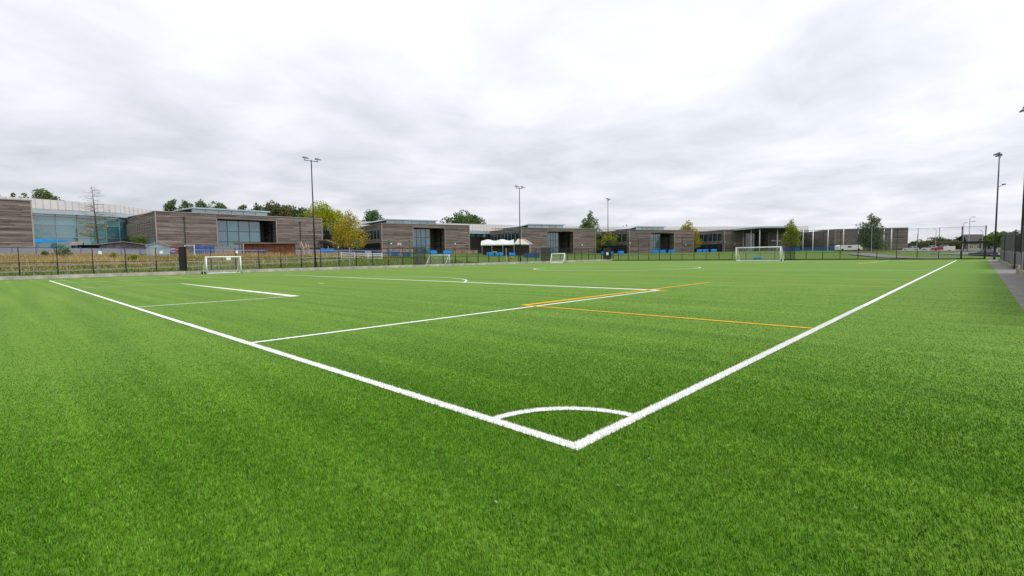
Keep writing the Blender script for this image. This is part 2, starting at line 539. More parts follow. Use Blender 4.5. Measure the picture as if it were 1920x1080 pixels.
def strip(name, pts, w, m_, closed=False, label=None):
    mb = MB()
    n = len(pts)
    z = LZ[0]
    LZ[0] += 0.0004
    V = [Vector((p[0], p[1], 0)) for p in pts]
    lft, rgt = [], []
    for i in range(n):
        a = V[(i - 1) % n] if (closed or i) else V[i]
        c = V[(i + 1) % n] if (closed or i < n - 1) else V[i]
        d = (c - a).normalized()
        nr = Vector((-d.y, d.x, 0))
        if 0 < i < n - 1 or closed:
            d0 = (V[i] - V[(i - 1) % n]).normalized()
            k = max(0.3, nr.dot(Vector((-d0.y, d0.x, 0))))
        else:
            k = 1
        lft.append(V[i] + nr * w / 2 / k)
        rgt.append(V[i] - nr * w / 2 / k)
    for i in range(n if closed else n - 1):
        j = (i + 1) % n
        mb.poly([(rgt[i].x, rgt[i].y, z), (rgt[j].x, rgt[j].y, z), (lft[j].x, lft[j].y, z), (lft[i].x, lft[i].y, z)])
    return mb.build(name, m_, turf, label=label)


def arc(cx, cy, r, a0, a1, n):
    return [(cx + r * math.cos(a0 + (a1 - a0) * i / n), cy + r * math.sin(a0 + (a1 - a0) * i / n)) for i in range(n + 1)]


W1, W2, Y1 = MAT['white_turf'], MAT['faded_turf'], MAT['yellow_turf']
LW = 0.118
near_touch = strip('touchline', [(-LW / 2, 0), (L_ + .06, 0)], LW, W1)
near_goal = strip('goal_line', [(0, LW / 2), (0, W_ + .06)], LW, W1)
strip('touchline', [(0, W_), (L_, W_)], LW, W2)
strip('goal_line', [(L_, 0), (L_, W_)], LW, W2)
pa, ga = (W_ - 40.32) / 2, (W_ - 18.32) / 2
for s, x0 in ((1, 0.0), (-1, L_)):
    mm = W1 if s == 1 else W2
    strip('penalty_area_line', [(x0 + s * .06, pa), (x0 + s * 16.5, pa), (x0 + s * 16.5, W_ - pa), (x0 + s * .06, W_ - pa)], 0.12, mm)
    strip('goal_area_line', [(x0 + s * .06, ga), (x0 + s * 5.5, ga), (x0 + s * 5.5, W_ - ga), (x0 + s * .06, W_ - ga)], 0.11, mm)
    a = math.acos(5.45 / 9.15)
    base = 0 if s == 1 else math.pi
    strip('penalty_arc', arc(x0 + s * 11, W_ / 2, 9.15, base - a, base + a, 40), 0.11, mm)
    strip('penalty_spot', arc(x0 + s * 11, W_ / 2, 0.11, 0, 2 * math.pi - .5, 10), 0.2, W2)
corner = strip('corner_arc', arc(0, 0, 1.0, 0.06, math.pi / 2 - 0.06, 24), 0.10, W1)
strip('corner_arc', arc(0, W_, 1.0, -math.pi / 2 + .06, -.06, 14), 0.12, W2)
strip('halfway_line', [(L_ / 2, .06), (L_ / 2, W_ - .06)], 0.11, W2)
strip('centre_circle', arc(L_ / 2, W_ / 2, 9.15, 0, 2 * math.pi * 71 / 72, 71), 0.13, W1, True)
strip('centre_spot', arc(L_ / 2, W_ / 2, 0.11, 0, 2 * math.pi - .5, 10), 0.2, W2)
for x0 in (8.3, 67.8):
    strip('cross_pitch_area_line', [(x0, .06), (x0, 8.1), (x0 + 15, 8.1), (x0 + 15, .06)], 0.13, Y1)
    strip('cross_pitch_area_line', [(x0, W_ - .06), (x0, W_ - 8.1), (x0 + 15, W_ - 8.1), (x0 + 15, W_ - .06)], 0.13, Y1)
    strip('cross_pitch_spot', arc(x0 + 7.9, 7.3, 0.1, 0, 5.8, 8), 0.2, Y1)
for x0 in (29.6, 61.4):
    strip('cross_pitch_touchline', [(x0, .06), (x0, W_ - .06)], 0.13, Y1)

# ---------------------------------------------------------------- turf fibres
rng = np.random.default_rng(11)


def in_line(x, y):
    h = LW / 2
    d = np.hypot(x, y)
    a = (np.abs(y) < h) & (x > -h)
    c = (np.abs(x) < h) & (y > -h)
    e = (np.abs(d - 1.0) < 0.05) & (x > 0) & (y > 0)
    e2 = (np.abs(y - pa) < .05) & (x > 0) & (x < 16.5)
    return a, c, e, e2


def ring(r0, r1, dens):
    a0, a1 = YAW - 0.98, YAW + 0.98
    n = int(0.5 * (r1 * r1 - r0 * r0) * (a1 - a0) * dens)
    r = np.sqrt(rng.uniform(r0 * r0, r1 * r1, n))
    a = rng.uniform(a0, a1, n)
    x, y = -3.238 + r * np.cos(a), -2.372 + r * np.sin(a)
    k = (y > TY0 + .02) & (x > TX0)
    return x[k], y[k]


def blades(name, x, y, h, w, lean, material, parent, simple, z0=0.0, bright=0.0):
    n = len(x)
    if n == 0:
        return None
    hh = h * rng.uniform(0.6, 1.25, n)      # h may be one height or one per fibre
    ww = w * rng.uniform(0.6, 1.3, n)
    # neighbouring fibres lean alike, so the pile shows brushed tufts
    ph = np.sin(x * 3.1 + 1.3 * np.sin(y * 2.3)) + np.sin(y * 4.7 + 2.1 * np.sin(x * 1.7))
    az = rng.normal(0, 0.9, n) + ph * 0.35 + 1.2
    ln = hh * lean * rng.uniform(0.2, 1.3, n)
    face = rng.uniform(0, math.pi, n)
    wx, wy = np.cos(face) * ww / 2, np.sin(face) * ww / 2
    tx, ty = np.cos(az) * ln, np.sin(az) * ln
    tone = np.clip(rng.normal(0.47, 0.22, n) + bright, 0, 1)
    tone = np.where(rng.uniform(0, 1, n) < .07, 1.35, tone)      # a few much paler fibres: glints on the pile put into their colour
    if simple:
        co = np.stack([np.stack([x - wx, y - wy, np.full(n, z0)], 1), np.stack([x + wx, y + wy, np.full(n, z0)], 1),
                       np.stack([x + tx, y + ty, hh + z0], 1)], 1).reshape(-1, 3)
        k = 3
        loops = np.arange(3 * n, dtype=np.int32)
        tot = np.full(n, 3, np.int32)
        ft = tone
    else:
        co = np.stack([np.stack([x - wx, y - wy, np.full(n, z0)], 1), np.stack([x + wx, y + wy, np.full(n, z0)], 1),
                       np.stack([x + tx * .35 + wx * .85, y + ty * .35 + wy * .85, hh * .62 + z0], 1), np.stack([x + tx * .35 - wx * .85, y + ty * .35 - wy * .85, hh * .62 + z0], 1),
                       np.stack([x + tx, y + ty, hh * .95 + z0], 1)], 1).reshape(-1, 3)
        k = 5
        base = (np.arange(n) * 5)[:, None]
        loops = (base + np.array([0, 1, 2, 3, 3, 2, 4])[None, :]).ravel().astype(np.int32)
        tot = np.tile(np.array([4, 3], np.int32), n)
        ft = np.repeat(tone, 2)
    me = bpy.data.meshes.new(name)
    me.vertices.add(len(co))
    me.vertices.foreach_set('co', co.astype(np.float32).ravel())
    me.loops.add(len(loops))
    me.loops.foreach_set('vertex_index', loops)
    me.polygons.add(len(tot))
    st = np.concatenate([[0], np.cumsum(tot)[:-1]]).astype(np.int32)
    me.polygons.foreach_set('loop_start', st)
    at = me.attributes.new('tone', 'FLOAT', 'FACE')
    at.data.foreach_set('value', ft.astype(np.float32))
    me.update(calc_edges=True)
    me.materials.append(material)
    return link(name, me, parent, 'stuff')


x, y = ring(1.3, 30.0, 3400)
r = np.hypot(x + 3.238, y + 2.372)
keep = np.minimum(1.0, (5.2 / np.maximum(r, 5.2)) ** 1.75) * np.clip((30 - r) / 22, 0, 1)
k = rng.uniform(0, 1, len(x)) < keep
x, y, r = x[k], y[k], r[k]
x2, y2 = ring(1.3, 12.0, 8200)
r2_ = np.hypot(x2 + 3.238, y2 + 2.372)
k = rng.uniform(0, 1, len(x2)) < np.clip((12.0 - r2_) / 9.2, 0, 1) ** 2.2
x, y, r = np.r_[x, x2[k]], np.r_[y, y2[k]], np.r_[r, r2_[k]]
a, c, e, e2 = in_line(x, y)
k = ~(a | c | e | e2)
x, y, r = x[k], y[k], r[k]
near = r < 5.5 + rng.uniform(-2.2, 2.2, len(r))
for sel, simple in ((near, False), (~near, True)):
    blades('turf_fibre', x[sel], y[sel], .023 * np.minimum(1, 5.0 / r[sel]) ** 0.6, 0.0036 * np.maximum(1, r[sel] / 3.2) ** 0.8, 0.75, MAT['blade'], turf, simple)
# white fibres standing in the painted lines
for own, box in ((near_touch, (-LW / 2, 14, -LW / 2, LW / 2)), (near_goal, (-LW / 2, LW / 2, LW / 2, 12))):
    n = int((box[1] - box[0]) * (box[3] - box[2]) * 9000)
    x, y = rng.uniform(box[0], box[1], n), rng.uniform(box[2], box[3], n)
    blades('line_fibre', x, y, .016, .006, 0.4, MAT['white_blade'], own, False, 0.004)
a = rng.uniform(.06, math.pi / 2 - .06, 1600)
q = rng.uniform(.95, 1.05, 1600)
blades('line_fibre', q * np.cos(a), q * np.sin(a), .016, .006, 0.4, MAT['white_blade'], corner, False, 0.006)

# ---------------------------------------------------------------- pitch fence: far touchline side (3 m) and far end (5 m)
FY, FX = 62.4, 100.0


def post_mesh(h):
    mb = MB()
    mb.box(-.032, .032, -.032, .032, 1.2, h)
    mb.box(-.05, .05, -.05, .05, 0.0, 1.2)
    mb.box(-.055, .055, -.055, .055, h, h + .02)
    for z in (.4, 1.18, h - .3):
        mb.box(-.045, .045, -.06, -.05, z, z + .06)
    return mb.mesh('post')


def mesh_panel(wd, z0, z1, dx=.05, dz=.2, r=.0028):
    mb = MB()
    n = int(round(wd / dx))
    for i in range(n + 1):
        x = i * wd / n
        mb.hull([(x - r, -r, z0), (x + r, -r, z0), (x, r, z0)], [(x - r, -r, z1), (x + r, -r, z1), (x, r, z1)], caps=False)
    n = int(round((z1 - z0) / dz))
    for i in range(n + 1):
        z = z0 + (z1 - z0) * i / n
        for s in (-.007, .007):
            mb.hull([(0, s - r, z - r), (0, s + r, z - r), (0, s, z + r)], [(wd, s - r, z - r), (wd, s + r, z - r), (wd, s, z + r)], caps=False)
    return mb.mesh('mesh_panel')


def bar_mesh(name, wd, z, h, d):
    mb = MB()
    mb.box(0, wd, -d / 2, d / 2, z - h / 2, z + h / 2)
    return mb.mesh(name)


def plinth_mesh(wd, h, d, seed):
    r = random.Random(seed)
    mb = MB()
    mb.box(.006, wd - .006, -d / 2 - r.uniform(0, .02), d / 2, -.05, h + r.uniform(-.012, .012), r.random())
    return mb.mesh('plinth')


def use(name, me, material, parent, loc, rz=0.0, label=None):
    if not me.materials:
        me.materials.append(material)
    return link(name, me, parent, None, label, loc, rz)


BAY = 2.63
KH = .36
f = thing('mesh_fence', 'long low dark mesh fence on a concrete kerb along the far touchline', 'fence', (0, FY, 0))
pm3, mp3 = post_mesh(2.62), mesh_panel(BAY, .05, 2.6)
rails3 = [bar_mesh('mid_rail', BAY, 1.2, .05, .05), bar_mesh('top_rail', BAY, 2.6, .035, .035)]
plm = [plinth_mesh(BAY, KH, .30, i) for i in range(7)]
x0 = -1.6 - 4 * BAY
GATES = []
k = 0
while x0 + k * BAY < 99.2:
    x = x0 + k * BAY
    use('post', pm3, MAT['fence'], f, (x, 0, KH))
    use('plinth', plm[k % 7], MAT['concrete'], f, (x, -.02, 0))
    use('mesh_panel', mp3, MAT['fence'], f, (x, .06, KH))
    for q, nm in zip(rails3, ('mid_rail', 'top_rail')):
        use(nm, q, MAT['fence'], f, (x, .06, KH))
    k += 1
use('post', pm3, MAT['fence'], f, (x0 + k * BAY, 0, KH))

e = thing('mesh_fence', 'tall dark mesh fence standing behind the goal at the far end', 'fence', (FX, 0, 0), math.pi / 2)
pm5, mp5 = post_mesh(4.95), mesh_panel(2.64, .05, 4.9)
rails5 = [bar_mesh('mid_rail', 2.64, 1.2, .05, .05), bar_mesh('top_rail', 2.64, 4.9, .04, .04)]
plb = [plinth_mesh(2.64, .19, .12, 20 + i) for i in range(5)]
k = 0
y = -2.95
while y < 61.5:
    po = use('post', pm5, MAT['fence'], e, (y, 0, .1))
    if k in (0, 1):      # heavier straining posts at the corner
        po.scale = (2.2, 2.2, 1)
    use('plinth', plb[k % 5], MAT['board_brown'], e, (y, .03, 0))
    use('mesh_panel', mp5, MAT['fence'], e, (y, -.06, .1))
    for q, nm in zip(rails5, ('mid_rail', 'top_rail')):
        use(nm, q, MAT['fence'], e, (y, -.06, .1))
    y += 2.64
    k += 1
use('post', pm5, MAT['fence'], e, (y, 0, .1))


def gate(loc, rz, w, h, label, sign=False):
    g_ = thing('gate', label, 'gate', loc, rz, 'dark mesh gates in the pitch fence')
    mb = MB()
    for a in (0, w):
        mb.box(a - .03, a + .03, -.03, .03, .05, h)
    mb.box(.03, w - .03, -.025, .025, h - .06, h)
    mb.box(.03, w - .03, -.025, .025, .06, .12)
    mb.box(.03, w - .03, -.025, .025, 1.2, 1.26)
    mb.build('gate_frame', MAT['fence'], g_)
    me = mesh_panel(w - .06, .12, h - .06, .022, .06, .005)
    use('mesh_infill', me, MAT['fence'], g_, (.03, 0, 0))
    mb = MB()
    mb.box(w - .16, w - .04, -.07, .07, 1.05, 1.2)
    mb.build('latch', MAT['rubber'], g_)
    if sign:
        mb = MB()
        mb.box(w * .35, w * .62, -.075, -.055, 1.05, 1.65)
        s_ = mb.build('notice_board', MAT['white'], g_)
    return g_


gate((11.7, FY - .2, KH), R(98), 1.9, 2.75, 'dark mesh gate standing ajar at the kerb beside the nearest white goal')
gate((42.3, FY - .25, KH), 0.0, 2.2, 2.75, 'dark mesh gate in the low fence left of the white goal with wheels')
gate((73.4, FY - .25, KH), 0.0, 3.0, 2.75, 'wide dark mesh gate in front of the blue boards beside the smallest goal')
gate((96.2, FY - .25, KH), 0.0, 3.3, 2.75, 'dark mesh gate with a white notice at the far corner of the fence', True)
gate((FX - .25, 24.2, .1), -math.pi / 2, 1.6, 3.0, 'dark mesh gate right of the full size goal in the tall fence')

# small white signs on the fence
for i, (px, lab) in enumerate(((4.27, 'first small white sign from the left hanging on the low fence'), (9.43, 'small white sign on the low fence in front of the pale metal shed'),
                               (16.97, 'small white sign on the low fence above the nearest goal'))):
    mb = MB()
    mb.box(-.14, .14, -.012, .012, 0, .3)
    mb.box(-.10, .10, -.016, -.0125, .2, .24, .1)
    o = mb.build('fence_sign', MAT['white'])
    o.location = (px, FY - .02, 2.35)
    tag(o, lab, 'sign', 'white signs on the low fence')

# ---------------------------------------------------------------- rebound fence along the path on the right
rf_n = [0]


def rebound(xa, xb, label, returns=True):
    n = max(2, int(round((xb - xa) / 2.6)))
    bw = (xb - xa) / n
    q = thing('rebound_fence', label, 'fence', (xa, -4.35, 0), 0, 'grey boarded fences beside the path')
    pmr, bm, mm, cm = post_mesh(3.0), None, mesh_panel(bw - .1, 1.30, 2.95, .022, .05, .0055), None
    for i in range(n):
        rr = random.Random(i + 50)
        mb = MB()
        mb.box(i * bw + .01, (i + 1) * bw - .01, -.22, .25, -.05, .30 + rr.uniform(-.02, .02), rr.random())
        mb.build('plinth', MAT['mossy'], q)
        mb = MB()
        mb.box(i * bw + .06, (i + 1) * bw - .06, -.02, .02, .34, 1.26, rr.random())
        mb.build('board_panel', MAT['fence_grey'], q)
        mb = MB()
        for a in (i * bw + .05, (i + 1) * bw - .14):
            mb.box(a, a + .09, -.03, .03, 1.3, 2.98)
        mb.box(i * bw + .14, (i + 1) * bw - .14, -.02, .02, 1.28, 1.34)
        mb.box(i * bw + .14, (i + 1) * bw - .14, -.02, .02, 2.92, 2.98)
        mb.build('panel_frame', MAT['fence_grey'], q)
        use('mesh_panel', mm, MAT['fence'], q, (i * bw + .05, 0, .02))
    for i in range(n + 1):
        use('post', pmr, MAT['fence'], q, (i * bw, .0, .02))
    if returns:
        mb = MB()
        mb.box(-.02, .02, -2.4, -.05, .34, 1.26)
        mb.build('board_panel', MAT['fence_grey'], q)
        use('mesh_panel', mesh_panel(2.3, 1.30, 2.95, .022, .05, .0055), MAT['fence'], q, (0, -2.35, .02), math.pi / 2)
        use('post', pmr, MAT['fence'], q, (0, -2.45, .02))
    return q


rebound(13.0, 42.0, 'nearest length of grey boarded fence on mossy concrete at the right edge')
rebound(51.0, 71.0, 'middle length of grey boarded fence on mossy concrete beside the path')
rebound(73.5, 86.5, 'farthest length of grey boarded fence beside the path near the tall black pole')
q = thing('rebound_fence', 'recessed grey fence standing behind the gap in the boarded fences', 'fence', (42.0, -6.9, 0), 0)
pmr, mm = post_mesh(3.0), mesh_panel(2.9, 1.3, 2.95, .022, .05, .0055)
for i in range(3):
    mb = MB()
    mb.box(i * 3 + .06, (i + 1) * 3 - .06, -.02, .02, .3, 1.26)
    mb.build('board_panel', MAT['fence_grey'], q)
    use('mesh_panel', mm, MAT['fence'], q, (i * 3 + .05, 0, .02))
for i in range(4):
    use('post', pmr, MAT['fence'], q, (i * 3, 0, .02))

# ---------------------------------------------------------------- floodlights
fl = thing('floodlight', 'tall slim floodlight rising left of the yellow-green trees', 'floodlight', (27.4, 64.2, .1), R(0), 'floodlight poles around the pitch')
mb = MB()
mb.tube((0, 0, 0), (0, 0, 14.9), .125, .07, 10)
mb.build('pole', MAT['pole'], fl, True)
mb = MB()
mb.box(-.2, .2, -.2, .2, 0, .04)
mb.box(.1, .24, -.09, .09, .35, 1.0)
mb.build('base_box', MAT['pole'], fl)
mb = MB()
mb.tube((-1.0, 0, 14.75), (1.0, 0, 14.75), .045, .045, 8)
mb.build('cross_arm', MAT['pole'], fl)
for s in (-1, 1):
    mb = MB()
    c = Vector((s * 0.85, -.1, 15.05))
    # shallow wedge shaped lamp casing tipped to the pitch
    mb.hull([c + Vector((-.36, -.42, -.13)), c + Vector((.36, -.42, -.13)), c + Vector((.30, .30, -.02)), c + Vector((-.30, .30, -.02))],
            [c + Vector((-.33, -.40, -.04)), c + Vector((.33, -.40, -.04)), c + Vector((.20, .26, .22)), c + Vector((-.20, .26, .22))])
    lb = mb.build('lamp_head', MAT['lamp_body'], fl)
    mb = MB()
    mb.hull([c + Vector((-.30, -.36, -.143)), c + Vector((.30, -.36, -.143)), c + Vector((.25, .22, -.053)), c + Vector((-.25, .22, -.053))],
            [c + Vector((-.30, -.36, -.135)), c + Vector((.30, -.36, -.135)), c + Vector((.25, .22, -.045)), c + Vector((-.25, .22, -.045))])
    mb.build('lamp_lens', MAT['lamp_glass'], lb)
    mb = MB()
    mb.bar((s * .85, 0, 14.75), (s * .85, .05, 15.05), .06)
    mb.build('lamp_bracket', MAT['pole'], fl)
CHILD[fl.name] = kids(fl)
for c_ in list(CHILD[fl.name]):
    CHILD[c_.name] = kids(c_)
dup(fl, (69.3, 64.2, .1), 0, 'floodlight pole in front of the white tent canopy')
dup(fl, (102.0, 64.6, .1), R(20), 'farthest floodlight pole, beside the conical green tree')
f4 = dup(fl, (97, -3.95, 0), R(172), 'black floodlight pole where the path meets the far fence')
mb = MB()
mb.tube((0, 0, 10.4), (0, .55, 10.75), .035, .03, 6)
mb.box(-.09, .09, .4, .8, 10.68, 10.84)
mb.build('camera_arm', MAT['pole'], f4)
dup(fl, (66, -5.32, 0), R(185), 'floodlight pole cut by the right edge of the photo')

# ---------------------------------------------------------------- goals


def netting(w, h, d, top, step, r, lo=.06):
    """net hung over a goal: back slope, two sides and roof"""
    mb = MB()

    def line(p, q):
        mb.bar(p, q, r, r)
    n = max(4, int(w / step))
    for i in range(n + 1):
        x = w * i / n
        line((x, top, h - .03), (x, d, lo))
        if top > .1:
            line((x, 0, h - .03), (x, top, h - .03))
    m_ = max(4, int(h / step))
    for j in range(m_ + 1):
        z = lo + (h - .03 - lo) * j / m_
        yy = d + (top - d) * j / m_
        line((0, yy, z), (w, yy, z))
        for x in (0, w):
            line((x, .02, z), (x, yy, z))
    k_ = max(2, int(d / step))
    for j in range(1, k_):
        yy = d * j / k_
        zt = h - .03 if yy < top else lo + (h - .03 - lo) * (d - yy) / max(.01, d - top)
        for x in (0, w):
            line((x, yy, lo), (x, yy, zt))
    return mb


def goal(label, loc, rz, w, h, d, top, tw, group=None, wheels=True, step=.14, netr=.006):
    """front uprights at y=0, net runs back along +y"""
    g_ = thing('goal', label, 'goal', loc, rz, group)
    for x in (0, w):
        mb = MB()
        mb.tube((x, 0, 0), (x, 0, h), tw, tw, 12)
        mb.build('goal_post', MAT['white'], g_, True)
    mb = MB()
    mb.tube((-tw, 0, h), (w + tw, 0, h), tw, tw, 12)
    mb.build('crossbar', MAT['white'], g_, True)
    mb = MB()
    for x in (0, w):
        mb.tube((x, 0, .05), (x, d, .05), tw * .9, tw * .9, 8)
        mb.path([(x, 0, h), (x, top, h - .01), (x, d, .05)] if top > .1 else [(x, 0, h), (x, d, .05)], [tw * .45] * 3, 6)
    mb.tube((0, d, .05), (w, d, .05), tw * .9, tw * .9, 8)
    mb.build('base_frame', MAT['white'], g_)
    netting(w, h, d, top, step, netr).build('net', MAT['net'], g_)
    if wheels:
        for x in (-.12, w + .12):
            for yy in (.25, d - .15):
                mb = MB()
                mb.tube((x - .05, yy, .15), (x + .05, yy, .15), .15, .15, 12)
                wh = mb.build('wheel', MAT['rubber'], g_)
    return g_


gA = goal('wide white goal with open net at the kerb in front of the grey boarded shed', (12.96, 59.6, 0), 0.0, 3.48, 1.9, 1.5, .4, .075)
mb = MB()
mb.box(2.0, 2.45, -.075, -.055, 1.55, 1.83)
mb.build('white_notice', MAT['white'], gA)
goal('small white wheeled goal facing along the pitch, net trailing to its left', (51.44, 64.52, 0), math.pi / 2 + .45, 3.66, 1.83, 1.9, .2, .075, 'small wheeled goals')
goal('smallest looking white goal, beside the blue boards at the far kerb', (73.91, 56.58, 0), math.pi / 2 + .45, 2.6, 1.83, 1.6, .2, .085, 'small wheeled goals')
goal('full size white football goal in front of the tall end fence', (90.6, 30.01, 0), -math.pi / 2, 7.4, 2.42, 2.0, .8, .095, None, True, .16, .008)
# the goal's local +y runs to world +x after the quarter turn above

# turquoise kit bag behind the far goal
mb = MB()
seg = []
for j in range(9):
    tt = j / 8
    rr = .42 * (math.sin(math.pi * (0.12 + .76 * tt)) ** .45)
    seg.append([(1.5 * (tt - .5), rr * math.cos(2 * math.pi * k / 12), .38 + rr * .85 * math.sin(2 * math.pi * k / 12)) for k in range(12)])
for a, c in zip(seg, seg[1:]):
    mb.hull(a, c, caps=False)
mb.poly(seg[0])
mb.poly(seg[-1])
bag = thing('kit_bag', 'turquoise fabric kit bag lying behind the full size goal', 'bag', (97.6, 28.4, 0.02), math.pi / 2)
mb.build('bag_body', MAT['bag_blue'], bag, True)
mb = MB()
for s in (-.3, .3):
    mb.path([(s, -.2, .74), (s * .6, 0, .95), (s, .2, .74)], [.02, .02, .02], 5)
mb.build('handle', MAT['rubber'], bag)

# ---------------------------------------------------------------- school: timber clad wings
def clad_rect(mb, p, u, nrm, w, z0, z1, rr):
    """uneven weatherboards over a rectangle: p = lower left corner, u = run, nrm = outward"""
    p, u, nrm = Vector(p), Vector(u), Vector(nrm)
    z = z0
    while z < z1 - .02:
        h = min(rr.choice((.12, .15, .15, .18, .24)), z1 - z)
        x = 0.0
        row = rr.gauss(.5, .16)
        while x < w - .01:
            l = min(rr.uniform(2.2, 5.5), w - x)
            if w - x - l < .5:
                l = w - x
            o = rr.uniform(.02, .045) + (.035 if rr.random() < .13 else 0)
            tilt = rr.uniform(.008, .03)
            t_ = min(1, max(0, rr.gauss(row, .2) - (.3 if rr.random() < .07 else 0)))
            a, b_ = p + u * (x + .004), p + u * (x + l - .004)
            za, zb_ = Vector((0, 0, z + .008)), Vector((0, 0, z + h - .004))
            mb.hull([a + za, b_ + za, b_ + za + nrm * (o + tilt), a + za + nrm * (o + tilt)],
                    [a + zb_, b_ + zb_, b_ + zb_ + nrm * o, a + zb_ + nrm * o], t_)
            x += l
        z += h


WG = 'timber clad school wings'


def panes(parent, x0, x1, y, z0, z1, nx, nz, glass, fr=.09, frame='dark_frame', depth=.08):
    """glazed screen in a plane of constant y: every pane and mullion a part"""
    for i in range(nx):
        for j in range(nz):
            a, b_ = x0 + (x1 - x0) * i / nx, x0 + (x1 - x0) * (i + 1) / nx
            c, d = z0 + (z1 - z0) * j / nz, z0 + (z1 - z0) * (j + 1) / nz
            mb = MB()
            mb.box(a + fr / 2, b_ - fr / 2, y - .012, y + .012, c + fr / 2, d - fr / 2)
            mb.build('pane', MAT[glass], parent)
    for i in range(nx + 1):
        a = x0 + (x1 - x0) * i / nx
        mb = MB()
        mb.box(a - fr / 2, a + fr / 2, y - depth, y + depth, z0, z1)
        mb.build('mullion', MAT[frame], parent)
    for j in range(nz + 1):
        c = z0 + (z1 - z0) * j / nz
        mb = MB()
        mb.box(x0 + fr / 2, x1 - fr / 2, y - depth + .01, y + depth - .01, c - fr / 2, c + fr / 2)
        mb.build('transom', MAT[frame], parent)


